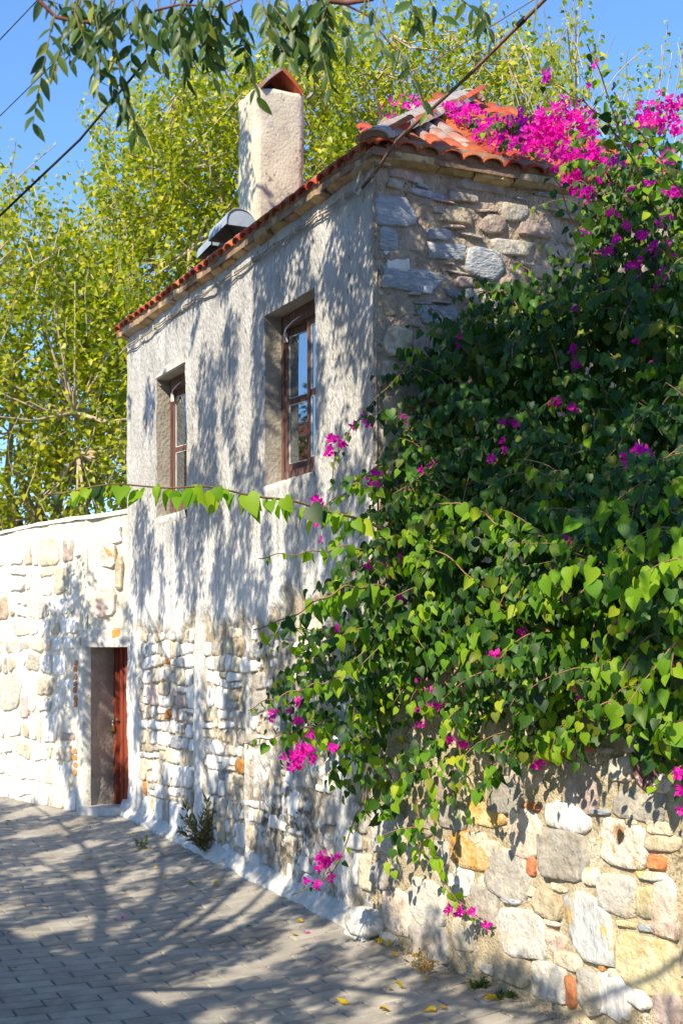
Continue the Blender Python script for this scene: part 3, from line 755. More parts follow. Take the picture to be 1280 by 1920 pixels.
def tile_mesh(name, r, L, mat_, th=0.016, n=7, taper=.82):
    mb = MB(); vs = []
    for y, rr in ((0, r), (L, r * taper)):
        for k in range(n + 1):
            a = math.pi * k / n; vs.append((math.cos(a) * rr, y, math.sin(a) * rr * .58))
        for k in range(n + 1):
            a = math.pi * k / n; vs.append((math.cos(a) * (rr - th), y, math.sin(a) * (rr - th) * .58))
    m_ = n + 1; fs = []
    for k in range(n):
        fs += [(k, k + 1, 2 * m_ + k + 1, 2 * m_ + k), (m_ + k, 3 * m_ + k, 3 * m_ + k + 1, m_ + k + 1), (k, m_ + k, m_ + k + 1, k + 1), (2 * m_ + k, 2 * m_ + k + 1, 3 * m_ + k + 1, 3 * m_ + k)]
    mb.add(vs, fs); me = bpy.data.meshes.new(name); me.from_pydata(mb.v, [], mb.f); me.materials.append(mat_)
    me.polygons.foreach_set('use_smooth', [len(f) > 0 for f in mb.f]); me.update(); return me
def basis(o, x, y, z):
    m = Matrix((( x.x, y.x, z.x, o.x), (x.y, y.y, z.y, o.y), (x.z, y.z, z.z, o.z), (0, 0, 0, 1))); return m
TM = tile_mesh('tile', .078, .40, M['roof_tile']); TO = tile_mesh('tile_old', .078, .40, M['old_tile'])
def put_tile(base, up, nrm, me=None, flip=False, s=1.0):
    y = up.normalized(); z = (nrm - y * nrm.dot(y)).normalized(); x = y.cross(z)
    if flip: z = -z; x = -x
    place('tile', me or TM, basis(base, x * s, y * s, z * s), roof)
cs = 1 / math.sqrt(1 + TP * TP)
nt_ = 0
for (ax, dn, Lr, far) in ((U, M_, HL, False), (M_, U, 2 * RT, True)):
    up = Vector((dn.x * cs, dn.y * cs, TP * cs)); nr = Vector((-dn.x * TP * cs, -dn.y * TP * cs, cs))
    col = -0.02
    while col < Lr + .08:
        for c_ in range(6):
            run = -0.115 + c_ * 0.27
            if run + .12 > col + 0.06: break
            if far and run + .12 > (2 * RT - col) + .06: break
            if run > RT - .12: break
            q2 = CO + ax * (col + random.uniform(-.012, .012)) + dn * run
            b = Vector((q2.x, q2.y, EZ + TP * run + .006 + .008 * random.random())) + nr * (.012 * (c_ == 0))
            me = TO if (far and 0.12 < col < .95 and c_ > 0) else TM
            upj = (up + Vector((ax.x, ax.y, 0)) * random.uniform(-.035, .035)).normalized()
            put_tile(b, upj, nr, me); nt_ += 1
            if c_ == 0 or (far and c_ < 3):
                q3 = CO + ax * (col + .083) + dn * (run + .012)
                put_tile(Vector((q3.x, q3.y, EZ + TP * run + .036)), up, nr, flip=True); nt_ += 1
        col += 0.166 + random.uniform(-.004, .004)
# hip and ridge caps bedded in mortar
HM = tile_mesh('hip', .125, .44, M['old_tile'], th=.022); hb = MB()
hd = Vector((U.x + M_.x, U.y + M_.y, TP)).normalized(); hn = Vector((-(U.x + M_.x), -(U.y + M_.y), 2 / TP)).normalized()
for k in range(7):
    d0 = -0.13 + k * .33
    b = Vector((CO.x, CO.y, EZ)) + hd * d0 + hn * .035
    put_tile(b, hd + Vector((0, 0, random.uniform(-.02, .02))), hn, HM)
p0 = Vector((CO.x, CO.y, EZ)) + hd * -0.10 + hn * .03; p1 = p0 + hd * 2.4
sd_ = hd.cross(hn).normalized()
NS = 24; vs = []; fs = []
for i in range(NS + 1):
    p = p0.lerp(p1, i / NS); j = .012 * fbm(i * .7, 1, 1)
    vs += [p + sd_ * (.125 + j), p + sd_ * .09 + hn * .055, p + hn * .085, p - sd_ * .09 + hn * .055, p - sd_ * (.125 - j)]
for i in range(NS):
    for j in range(4): k = i * 5 + j; fs.append((k, k + 1, k + 6, k + 5))
fs.append((0, 1, 2, 3, 4)); hb.add(vs, fs)
build('hip_mortar', hb, M['ridge_mortar'], parent=roof)
rdir = Vector((U.x, U.y, 0))
for k in range(12):
    b = rp(RT, RT, EZ + TP * RT + .01) + rdir * (-.05 + k * .36)
    put_tile(b, rdir, Vector((0, 0, 1)), HM)
# eave course of rough stone slabs
def slab(fr, t0, t1, z, dep, th, par):
    mb = MB(); n = 6; vs = []
    for i in range(n + 1):
        t = t0 + (t1 - t0) * i / n; e = dep * (1 - .25 * abs(2 * i / n - 1) ** 3) + random.uniform(-.012, .012)
        vs += [fr.pt(t, z + th + random.uniform(-.003, .003), -.06), fr.pt(t, z + th * .9, e * .96), fr.pt(t, z + random.uniform(0, .012), e * .9), fr.pt(t, z - .012 + random.uniform(-.005, .006), e * .4), fr.pt(t, z - .02, -.06)]
    fs = []
    for i in range(n):
        for j in range(4): k = i * 5 + j; fs.append((k, k + 1, k + 6, k + 5))
    fs += [(0, 1, 2, 3, 4), tuple(n * 5 + j for j in (4, 3, 2, 1, 0))]
    mb.add(vs, fs)
    build('eave_slab', mb, M['eave_stone'] if random.random() < .8 else M['tan_stone'], parent=house, loc=fr.pt((t0 + t1) / 2, z))
for fr, L in ((FAC, HL + .04), (END, 3.1)):
    t = -0.05 if fr is FAC else 0.0
    while t < L:
        w = random.uniform(.22, .42)
        slab(fr, t, min(t + w - .012, L), HT - .055 + random.uniform(-.012, .012), random.uniform(.085, .13), random.uniform(.045, .06), house)
        t += w
mb = MB()
for fr, L in ((FAC, HL), (END, 3.1)):   # rubble and mortar packed between slabs and tiles
    vs = []; fs = []; n = 70
    for i in range(n + 1):
        t = L * i / n; o = .10 + .02 * fbm(t * 8, 1, 1)
        vs += [fr.pt(t, HT - .01, -.02), fr.pt(t, HT - .005, o), fr.pt(t, HT + .085, o * .98 + .01), fr.pt(t, HT + .09, -.02)]
    for i in range(n):
        for j in range(3): k = i * 4 + j; fs.append((k, k + 1, k + 5, k + 4))
    fs.append((0, 1, 2, 3)); mb.add(vs, fs)
build('eave_mortar', mb, M['roof_slab'], parent=house, smooth=True)

# ---- chimney
CA, CT = 2.42, 0.10
def cp(s_, t, z): q = CO + U * (CA + s_) + M_ * (CT + t); return Vector((q.x, q.y, z))
mb = MB(); cw, cl, ctop = .43, .42, 6.46
per = [(0, 0), (cl, 0), (cl, cw), (0, cw)]
pts = []
for k in range(4):
    a, b = per[k], per[(k + 1) % 4]
    for i in range(8): pts.append((a[0] + (b[0] - a[0]) * i / 8, a[1] + (b[1] - a[1]) * i / 8))
NP_ = len(pts); NZ = 40
for j in range(NZ + 1):
    z = 5.1 + (ctop - 5.1) * j / NZ
    for i, (a, b) in enumerate(pts):
        k = .010 * fbm(a * 6, b * 6, z * 4) + .004 * fbm(a * 25, b * 25, z * 25); cx_, cy_ = a - cl / 2, b - cw / 2
        edge = (abs(abs(cx_) - cl / 2) < .01 and abs(abs(cy_) - cw / 2) < .01)
        f_ = 1 + k * 4 - (.035 + .03 * fbm(z * 9, a, b) if edge else 0)
        zz_ = z + (.02 * fbm(a * 9, b * 9, 2) if j == NZ else 0)
        mb.v.append(tuple(cp(cl / 2 + cx_ * f_, cw / 2 + cy_ * f_, zz_)))
for j in range(NZ):
    for i in range(NP_):
        i2 = (i + 1) % NP_; mb.f.append((j * NP_ + i, j * NP_ + i2, (j + 1) * NP_ + i2, (j + 1) * NP_ + i)); mb.m.append(0)
mb.f.append(tuple(NZ * NP_ + i for i in range(NP_))); mb.m.append(0)
chim = build('chimney', mb, M['chimney'], parent=house, smooth=True)
# cap: two curved clay tiles leaning together
for sgn in (-1, 1):
    mb = MB(); vs = []; fs = []; n = 6
    for th in (0, .026):
        for i in range(n + 1):
            for s_ in (-.03, cl + .03):
                w_ = i / n; off = (1 - w_) * .178; zz_ = ctop - .012 + .17 * w_ + .012 * math.sin(w_ * math.pi) + th
                vs.append(cp(s_, cw / 2 + sgn * (off + th * .6), zz_ + random.uniform(-.002, .002)))
    m_ = 2 * (n + 1)
    for i in range(n):
        k = 2 * i; fs += [(k, k + 1, k + 3, k + 2), (m_ + k, m_ + k + 2, m_ + k + 3, m_ + k + 1), (k, k + 2, m_ + k + 2, m_ + k), (k + 1, m_ + k + 1, m_ + k + 3, k + 3)]
    fs += [(0, m_, m_ + 1, 1), (2 * n, 2 * n + 1, m_ + 2 * n + 1, m_ + 2 * n)]
    mb.add(vs, fs); build('cap_tile', mb, M['roof_tile'] if sgn > 0 else M['old_tile'], parent=chim)
mb = MB(); qq = [cp(cl * .5, cw / 2 - .15, ctop + .005), cp(cl * .5, cw / 2 + .15, ctop + .005), cp(cl * .5, cw / 2, ctop + .14)]
mb.add(qq, [(0, 1, 2)]); build('cap_shade_sheet', mb, M['dark'], parent=chim)  # flat dark sheet: shade of the hollow under the cap, put in as colour
# zinc sheets bent over the tiles behind the chimney
for s0, s1, z0, rz, tc_, lab in ((2.44, 2.86, 5.285, .15, -.02, 'blue-grey bent zinc sheet nearest the chimney'), (2.92, 3.26, 5.25, .14, .02, 'dull grey bent zinc sheet lower along the eave')):
    mb = MB(); vs = []; fs = []; n = 12
    for th in (0, .005):
        for i in range(n + 1):
            a = math.pi * i / n
            for w_ in (0, 1):
                q2 = CO + U * (s0 + (s1 - s0) * w_ + .03 * math.sin(a)) + M_ * (tc_ - math.cos(a) * (.13 - th)); vs.append(Vector((q2.x, q2.y, z0 + math.sin(a) ** .8 * (rz - th) + .03 * (1 - w_))))
    m_ = 2 * (n + 1)
    for i in range(n): kk = 2 * i; fs += [(kk, kk + 1, kk + 3, kk + 2), (m_ + kk, m_ + kk + 2, m_ + kk + 3, m_ + kk + 1), (kk, kk + 2, m_ + kk + 2, m_ + kk), (kk + 1, m_ + kk + 1, m_ + kk + 3, kk + 3)]
    mb.add(vs, fs); mb.add([vs[2 * i + 1] for i in range(n + 1)], [tuple(range(n + 1))]); mb.add([vs[2 * i] + Vector((U.x, U.y, 0)) * .012 for i in range(n + 1)], [tuple(range(n + 1))])
    o = build('zinc_sheet', mb, M['zinc'], parent=house, smooth=False); o['label'] = lab

# cable under the eave
mb = MB()
def cabz(t): return HT - .175 - .012 * abs(math.sin(t * 7.48)) + .004 * math.sin(t * 2)
for dz in (0, .018):
    mb.tube([FAC.pt(t_, cabz(t_) + dz + .004 * math.sin(t_ * 7 + dz * 90), .064 + .004 * math.sin(t_ * 17)) for t_ in np.linspace(.22, 5.62, 90)], .0065, n=6)
cab = build('wall_cable', mb, M['cable'], parent=house, smooth=True)
for t_ in np.arange(.4, 5.5, .42):
    mb = MB(); qbox(FAC, t_ - .005, t_ + .005, cabz(t_) - .012, cabz(t_) + .032, .04, .076, mb)
    build('cable_clip', mb, M['putty'], parent=cab)

# ------------------------------------------------------------------ far garden wall with the red door
fw = thing('garden_wall', (J.x, J.y, ground(J.x, J.y)), 'white sunlit rubble wall with red door left of the house', 'wall')
def topz(t): return 3.22 - 0.02 * t + 0.05 * math.sin(t * .9 + .5)
def lz(fr): return lambda t: ground(fr.pt(t, 0).x, fr.pt(t, 0).y) - 0.1
lmb, _ = wall_grid(LEF, 0.0, 6.5, lz(LEF), topz, .04, lambda t, z: .02 * fbm(t * 3, z * 3, 1) + .012 * fbm(t * 12, z * 12, 2))
wall = build('wall_face', lmb, M['mortar_far'], parent=fw, smooth=True)
JE = (E_ - J); JL = JE.length
DOR = Frame(J, JE, (JE.y, -JE.x))
if DOR.n.y > 0: DOR.n = -DOR.n
dmb, _ = wall_grid(DOR, -.03, JL + .02, lambda t: 1.94, lambda t: 3.27 + .04 * t, .04, lambda t, z: .02 * fbm(t * 3, z * 3, 31) + .012 * fbm(t * 12, z * 12, 32))
build('wall_over_door', dmb, M['mortar_far'], parent=fw, smooth=True)
# coping: thick rounded top
mb = MB(); n = 50; R_ = 8; path = []
for i in range(n + 1):
    t = -0.05 + 6.6 * i / n; path.append((LEF.pt(t, topz(t)), LEF.n))
path = [(DOR.pt(JL + .02, 3.29), DOR.n), (DOR.pt(JL * .5, 3.26), DOR.n)] + path
for p, nn in path:
    w = .40
    for k in range(R_ + 1):
        a = math.pi * k / R_; o = .02 - w / 2 + math.cos(a) * w / 2; h = math.sin(a) * .07
        mb.v.append((p.x + nn.x * o, p.y + nn.y * o, p.z + h + .008 * fbm(p.x * 5, p.y * 5, k * .4)))
for i in range(len(path) - 1):
    for k in range(R_): q0 = i * (R_ + 1) + k; mb.f.append((q0, q0 + R_ + 1, q0 + R_ + 2, q0 + 1)); mb.m.append(0)
build('coping', mb, M['coping'], parent=fw, smooth=True)
mb = MB(); w = .38
a_, b_ = LEF.pt(0, 0, -w), LEF.pt(6.5, 0, -w)
mb.add([(a_.x, a_.y, -.5), (b_.x, b_.y, -.5), (b_.x, b_.y, 3.2), (a_.x, a_.y, 3.2)], [(0, 1, 2, 3)])
b2 = LEF.pt(6.5, 0, 0)
mb.add([(b2.x, b2.y, -.5), (b_.x, b_.y, -.5), (b_.x, b_.y, 3.2), (b2.x, b2.y, 3.2)], [(0, 1, 2, 3)])
build('wall_back', mb, M['mortar_far'], parent=fw)
cl2 = coursed(.12, 6.4, .15, 3.12, .30, .30, skew=.3)
PAL_L = [('whitewashed_stone', 9), ('cream_stone', 3), ('pale_grey_stone', 1.2), ('tan_stone', .5), ('pink_stone', .5), ('mauve_stone', .25)]
for s, poly in cl2:
    if s[0] < .16 or s[1] > 3.08 or random.random() < .05: continue
    zg = lz(LEF)(s[0]) + .1
    if s[1] < zg: continue
    p = rough_edge(cut_corners(shrink(poly, random.uniform(.022, .05))), .007); p = [(a, max(b, zg)) for a, b in p]
    smb, c = stone_mesh(LEF, p, random.uniform(.008, .022), rough=.006, dome=.08)
    build('stone', smb, M[pick(PAL_L)], parent=wall, loc=c, smooth=True)
for (px, py, mn, w, h) in ((50, 1325, 'mauve_stone', 16, 46), (52, 1370, 'tan_stone', 12, 24), (222, 1188, 'rust_stone', 20, 22), (205, 1040, 'rusty_white_stone', 30, 50), (225, 1075, 'tan_stone', 16, 60), (200, 1130, 'pink_stone', 40, 50), (215, 1000, 'whitewashed_stone', 30, 36)):
    fr = DOR if px > 165 else LEF
    smb, c = stone_mesh(fr, blob(fr, px, py, w, h), .035); build('stone', smb, M[mn], parent=wall, loc=c)
# rounded whitewashed door jamb with a scar of bare brick
mb = MB(); NZ = 40; prof = [(-.20, .012), (-.16, .045), (-.06, .06), (0.0, .045)]
gz0 = ground(J.x, J.y)
for j in range(NZ + 1):
    z = gz0 - .05 + (2.0 - gz0) * j / NZ
    wob = .035 * fbm(z * 2.5, 3, 3)
    for k, (t, o) in enumerate(prof):
        p = LEF.pt(-t + (wob if k == 0 else .3 * wob if k == 1 else 0), z, o + .008 * fbm(z * 7, k, 1)); mb.v.append(tuple(p))
    q2 = J + M_ * .05; mb.v.append((q2.x - .015, q2.y - .02, z)) 
for j in range(NZ):
    for k in range(4): q0 = j * 5 + k; mb.f.append((q0, q0 + 5, q0 + 6, q0 + 1)); mb.m.append(0)
build('door_jamb', mb, M['limewash'], parent=fw, smooth=True)
for py in (1242, 1254, 1269, 1282, 1294, 1308, 1320, 1408, 1421, 1434, 1447):
    t, z, k = LEF.hit(159 + (1240 - py) * .03, py); t = .16 + random.uniform(-.012, .012)
    ww = random.uniform(.025, .045); pl = [(t - ww, z - .030), (t + ww, z - .032), (t + ww, z + .030), (t - ww, z + .028)]
    smb, c = stone_mesh(LEF, rough_edge(chaikin([(a * 1.0, b) for a, b in pl]), .004), .035, base=.026, rough=.002, dome=0); build('brick', smb, M['red_brick'], parent=fw, loc=c)
# door reveal, door, frame, lintel, threshold
K = Vector((-2.35, 14.86)); DD = Vector((.5, -.866)).normalized()
mb = MB(); n = 10; nz = 24
for i in range(n + 1):
    for j in range(nz + 1):
        q2 = J.lerp(K, i / n); z = gz0 - .05 + (1.96 - gz0 + .05) * j / nz; k = .012 * fbm(i * .4, z * 4, 9)
        mb.v.append((q2.x + U.x * -k, q2.y + U.y * -k, z))
for i in range(n):
    for j in range(nz): q0 = i * (nz + 1) + j; mb.f.append((q0, q0 + nz + 1, q0 + nz + 2, q0 + 1)); mb.m.append(0)
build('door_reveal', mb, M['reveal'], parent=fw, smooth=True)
DF = Frame(K, DD, (DD.y, -DD.x))
if DF.n.y > 0: DF.n = -DF.n
mb = MB(); qbox(DOR, -.06, JL + .03, 1.93, 2.11, -.35, .035, mb); lin = build('lintel', mb, M['limewash'], parent=fw)
gs = ground(E_.x, E_.y)
mb = MB()
qbox(DF, .085, .62, gs + .04, 1.93, -.05, -.012, mb); qbox(DF, .12, .20, gs + .05, 1.92, -.011, .006, mb); qbox(DF, .34, .41, gs + .05, 1.92, -.011, .006, mb)
door = build('door', mb, M['red_paint'], parent=fw)
mb = MB(); qbox(DF, 0, .075, gs - .02, 1.93, -.06, .03, mb); build('door_frame', mb, M['red_paint'], parent=door)
mb = MB(); qbox(DF, .03, .14, 1.17, 1.20, .031, .04, mb); build('hasp', mb, M['iron'], parent=door)
mb = MB(); qbox(DF, .03, .065, .98, 1.06, .031, .042, mb); build('latch', mb, M['iron'], parent=door)
mb = MB(); tq = [Vector((*(J + U * -.0 - M_ * .10), 0)), Vector((*(E_ - M_ * .16), 0)), Vector((*(E_ + M_ * .5), 0)), Vector((*(K + M_ * .1), 0))]
top = [Vector((p.x, p.y, gs + .045)) for p in tq]; bot = [Vector((p.x, p.y, gs - .15)) for p in tq]
mb.add(top + bot, [(0, 1, 2, 3)] + [(k, (k + 1) % 4, 4 + (k + 1) % 4, 4 + k) for k in range(4)])
build('threshold', mb, M['sill_cement'], parent=fw)
pc = DF.pt(.05, 1.10, .065)
pad = thing('padlock', pc, 'small brass padlock hanging on the red door', 'padlock')
mb = MB(); qbox(DF, .018, .082, 1.06, 1.125, .05, .078, mb); build('lock_body', mb, M['brass'], parent=pad)
mb = MB(); mb.tube([DF.pt(.05 + .022 * math.cos(a), 1.125 + .03 + .026 * math.sin(a) if 0 <= a <= math.pi else 1.125, .064) for a in np.linspace(-.001, math.pi, 9)], .005, n=6)
mb.tube([DF.pt(.072, 1.12, .064), DF.pt(.072, 1.158, .064)], .005, n=6); mb.tube([DF.pt(.028, 1.12, .064), DF.pt(.028, 1.158, .064)], .005, n=6)
build('shackle', mb, M['steel'], parent=pad, smooth=True)

# ------------------------------------------------------------------ near garden wall
gw = thing('garden_wall', (CO.x + GV.x, CO.y + GV.y, -0.1), 'sandy rubble garden wall under the bougainvillea right of the house', 'wall')
GT = 1.78
gmb, _ = wall_grid(GAR, -.02, 5.4, lz(GAR), lambda t: GT, .028, lambda t, z: .02 * fbm(t * 3, z * 3, 1) + .012 * fbm(t * 14, z * 14, 2) + .006 * fbm(t * 40, z * 40, 2) + .05)
gface = build('wall_face', gmb, M['mortar_garden'], parent=gw, smooth=True)
mb = MB(); p = [GAR.pt(-.02, GT, .05), GAR.pt(5.4, GT, .05), GAR.pt(5.4, GT, -.35), GAR.pt(-.02, GT, -.35)]
lo = [Vector((v.x, v.y, -.6)) for v in p]
mb.add(p + lo, [(0, 1, 2, 3), (2, 3, 7, 6), (1, 2, 6, 5)]); build('wall_top', mb, M['mortar_garden'], parent=gw)
GS = [ # px, py, w, h, material, protrusion
 (890, 1590, 75, 66, 'ochre_stone', .05), (925, 1515, 60, 70, 'ochre_stone', .04), (968, 1640, 80, 88, 'grey_stone', .05), (1010, 1620, 16, 38, 'red_brick', .05), (1000, 1565, 62, 88, 'pink_stone', .04),
 (1078, 1530, 76, 54, 'whitewashed_stone', .06), (1070, 1600, 88, 84, 'grey_stone', .05), (1105, 1475, 72, 90, 'mauve_stone', .05), (1060, 1395, 44, 66, 'rust_stone', .05), (1085, 1370, 20, 30, 'red_brick', .06),
 (1120, 1400, 30, 14, 'red_brick', .06), (1150, 1405, 26, 12, 'pale_grey_stone', .06), (1178, 1440, 44, 44, 'rusty_white_stone', .05), (1245, 1450, 70, 66, 'dark_red_marble', .06), (1138, 1521, 40, 9, 'blue_slate', .06),
 (1215, 1510, 100, 56, 'grey_stone', .04), (1182, 1580, 96, 84, 'rusty_white_stone', .06), (1248, 1616, 30, 24, 'red_brick', .06), (1236, 1640, 54, 16, 'streaked_slate', .06), (1258, 1580, 60, 30, 'tan_stone', .04),
 (1125, 1642, 28, 34, 'cream_stone', .05), (1175, 1676, 66, 80, 'pale_grey_stone', .06), (1225, 1690, 34, 56, 'yellow_stone', .05), (1120, 1740, 92, 138, 'streaked_slate', .06), (1262, 1700, 50, 110, 'pink_stone', .06),
 (1190, 1731, 40, 12, 'yellow_stone', .06), (1230, 1738, 32, 14, 'blue_slate', .06), (1040, 1695, 54, 50, 'tan_stone', .05), (1048, 1728, 30, 12, 'pink_stone', .06), (975, 1688, 38, 11, 'blue_slate', .06),
 (994, 1748, 80, 96, 'pale_grey_stone', .06), (1058, 1765, 36, 40, 'pink_stone', .05), (925, 1700, 50, 70, 'grey_stone', .04), (915, 1655, 24, 28, 'cream_stone', .04), (880, 1650, 50, 52, 'whitewashed_stone', .04),
 (815, 1690, 56, 90, 'whitewashed_stone', .05), (760, 1705, 54, 80, 'pink_stone', .05), (820, 1765, 74, 70, 'grey_stone', .05), (885, 1750, 46, 60, 'cream_stone', .03), (870, 1665, 40, 20, 'pale_grey_stone', .04),
 (972, 1815, 70, 56, 'tan_stone', .04), (930, 1816, 34, 16, 'whitewashed_stone', .06), (1045, 1840, 62, 70, 'pale_grey_stone', .05), (1080, 1800, 50, 34, 'cream_stone', .04), (1085, 1858, 24, 50, 'red_brick', .05),
 (1122, 1858, 44, 84, 'pale_grey_stone', .06), (1165, 1862, 62, 84, 'whitewashed_stone', .06), (1145, 1813, 12, 10, 'red_brick', .06), (1172, 1826, 34, 20, 'cream_stone', .05), (1235, 1808, 110, 110, 'yellow_stone', .04),
 (1212, 1866, 42, 36, 'whitewashed_stone', .07), (1270, 1890, 50, 60, 'mauve_stone', .05), (900, 1480, 50, 44, 'tan_stone', .04), (960, 1490, 66, 60, 'grey_stone', .05), (1000, 1450, 60, 50, 'mauve_stone', .05),
 (860, 1530, 50, 50, 'grey_stone', .04), (840, 1480, 44, 44, 'mauve_stone', .04), (800, 1540, 50, 60, 'mauve_stone', .04), (740, 1560, 60, 80, 'pale_grey_stone', .04), (780, 1610, 60, 50, 'whitewashed_stone', .04),
 (735, 1640, 44, 50, 'whitewashed_stone', .05), (840, 1600, 36, 50, 'grey_stone', .04), (1015, 1510, 28, 10, 'red_brick', .06), (905, 1570, 40, 20, 'cream_stone', .05), (930, 1590, 40, 28, 'cream_stone', .04),
 (1020, 1350, 40, 44, 'cream_stone', .05), (980, 1390, 46, 50, 'tan_stone', .05), (1220, 1390, 60, 40, 'mauve_stone', .05), (1150, 1350, 50, 40, 'grey_stone', .05), (745, 1760, 30, 24, 'whitewashed_stone', .05), (1330, 1800, 60, 90, 'cream_stone', .05), (1330, 1600, 60, 90, 'grey_stone', .05),
 (1062, 1663, 30, 12, 'cream_stone', .05), (1200, 1540, 20, 10, 'tan_stone', .05), (1100, 1690, 14, 20, 'tan_stone', .04), (1250, 1550, 50, 24, 'cream_stone', .04), (1010, 1670, 20, 18, 'cream_stone', .04)]
for (px, py, w, h, mn, e) in GS:
    if mn == 'whitewashed_stone' and (px, py) not in ((1078, 1530), (1212, 1866), (880, 1650), (1165, 1862)): mn = 'pale_grey_stone'
    small = h < 20 or w < 22
    p = blob(GAR, px, py, w * 1.08, h * 1.08, n=8 if small else random.choice((9, 11, 14)), sq=.5 if small else random.uniform(.38, .75), ang=random.uniform(-.08, .08), jit=.06 if small else .12)
    if (px, py) == (890, 1590): p = [GAR.hit(x, y)[:2] for x, y in ((856, 1562), (880, 1555), (912, 1562), (930, 1590), (938, 1625), (918, 1634), (880, 1625), (858, 1606))]
    if (px, py) == (1120, 1740): p = [GAR.hit(x, y)[:2] for x, y in ((1076, 1678), (1100, 1668), (1132, 1680), (1155, 1710), (1168, 1750), (1172, 1812), (1140, 1806), (1112, 1800), (1092, 1770), (1080, 1725))]
    smb, c = stone_mesh(GAR, rough_edge(p, .003), e * random.uniform(.15, .4) + .004, base=.052, rough=.003 if small else .008, dome=.03 if small else .12)
    o = build('stone', smb, M[mn], parent=gface, loc=c, smooth=True)
# pale round boulder at the foot of the corner
smb, c = stone_mesh(GAR, blob(GAR, 706, 1726, 56, 50, n=14, sq=.8), .11, base=.03, dome=.3)
build('stone', smb, M['limewash'], parent=gface, loc=c, smooth=True)

# ------------------------------------------------------------------ leaf machinery
def tmpl(w1, y1, w2, y2, w3, y3, base=0.0, fold=.18, curl=.22, w4=None):
    ym = (y3 + 1) / 2 + .02; w4 = w3 * .42 if w4 is None else w4
    V = [(0, base, 0), (0, .36, 0), (0, .70, 0), (0, 1.0, 0)]
    for sx in (1, -1): V += [(sx * w1 * .55, y1 - .05, 0), (sx * w1 * 1.04, y1 + .07, 0), (sx * w2, y2, 0), (sx * (w2 + w3) / 2 * 1.06, (y2 + y3) / 2, 0), (sx * w3, y3, 0), (sx * w4, ym, 0)]
    V = [(x, y, fold * abs(x) - curl * max(0, y - .25) ** 1.6 ) for x, y, z in V]
    T = []
    for b, fl in ((4, 0), (10, 1)):
        for t in ((0, b, b + 1), (0, b + 1, b + 2), (0, b + 2, 1), (1, b + 2, b + 3), (1, b + 3, 2), (2, b + 3, b + 4), (2, b + 4, b + 5), (2, b + 5, 3)): T.append(t if not fl else t[::-1])
    return np.array(V, float), np.array(T)
HEART = tmpl(.38, .04, .44, .34, .23, .72, base=.07, curl=.16)
HEART2 = tmpl(.36, .03, .42, .30, .22, .70, base=.08, fold=.30, curl=.28)
HEART3 = tmpl(.30, .05, .36, .34, .22, .70, base=.05, fold=.65, curl=.55)
LANCE = tmpl(.13, .10, .185, .38, .11, .74, fold=.3, curl=.2)
SIMPLE = (np.array([(0, 0, 0), (.34, .38, .08), (0, 1, -.18), (-.34, .38, .08), (0, .45, -.02)]), np.array([(0, 1, 4), (1, 2, 4), (2, 3, 4), (3, 0, 4)]))
SLIM = (np.array([(0, 0, 0), (.15, .42, .03), (0, 1, -.08), (-.15, .42, .03)]), np.array([(0, 1, 2), (0, 2, 3)]))
SHADE = (np.array([(0, 0, 0), (.21, .42, .03), (0, 1, -.08), (-.21, .42, .03)]), np.array([(0, 1, 2), (0, 2, 3)]))
BRACT = []
def bract_t():
    V = []; T = []
    for k in range(3):
        a = 2 * math.pi * k / 3; ca, sa = math.cos(a), math.sin(a)
        for (x, y, z) in ((0, .02, 0), (.42, .42, .30), (0, .95, .42), (-.42, .42, .30), (0, .5, .22)):
            V.append((x * ca - y * sa, x * sa + y * ca, z))
        b = 5 * k; T += [(b, b + 1, b + 4), (b + 1, b + 2, b + 4), (b + 2, b + 3, b + 4), (b + 3, b, b + 4)]
    return np.array(V), np.array(T)
BR = bract_t()
def norm(a): return a / np.maximum(1e-9, np.linalg.norm(a, axis=-1, keepdims=True))
def frames(T, N):
    T = norm(T); N = norm(N - T * (N * T).sum(-1, keepdims=True)); return np.cross(T, N), T, N
def leaves(P, T, N, L, tm):
    B, T, N = frames(T, N); V, F_ = tm
    W_ = P[:, None, :] + L[:, None, None] * (V[None, :, 0:1] * B[:, None] + V[None, :, 1:2] * T[:, None] + V[None, :, 2:3] * N[:, None])
    FF = F_[None] + (np.arange(len(P)) * len(V))[:, None, None]
    return W_.reshape(-1, 3), FF.reshape(-1, 3)
def leaf_objects(name, me, P, T, N, L, parent):
    B, T, N = frames(T, N)
    for i in range(len(P)):
        l = L[i]
        place(name, me, basis(Vector(P[i]), Vector(B[i]) * l, Vector(T[i]) * l, Vector(N[i]) * l), parent)
def unit_mesh(name, tm, m): return np_mesh(name, tm[0], tm[1], m)
SUNV = np.array(SUN); UP = np.array((0, 0, 1.0))

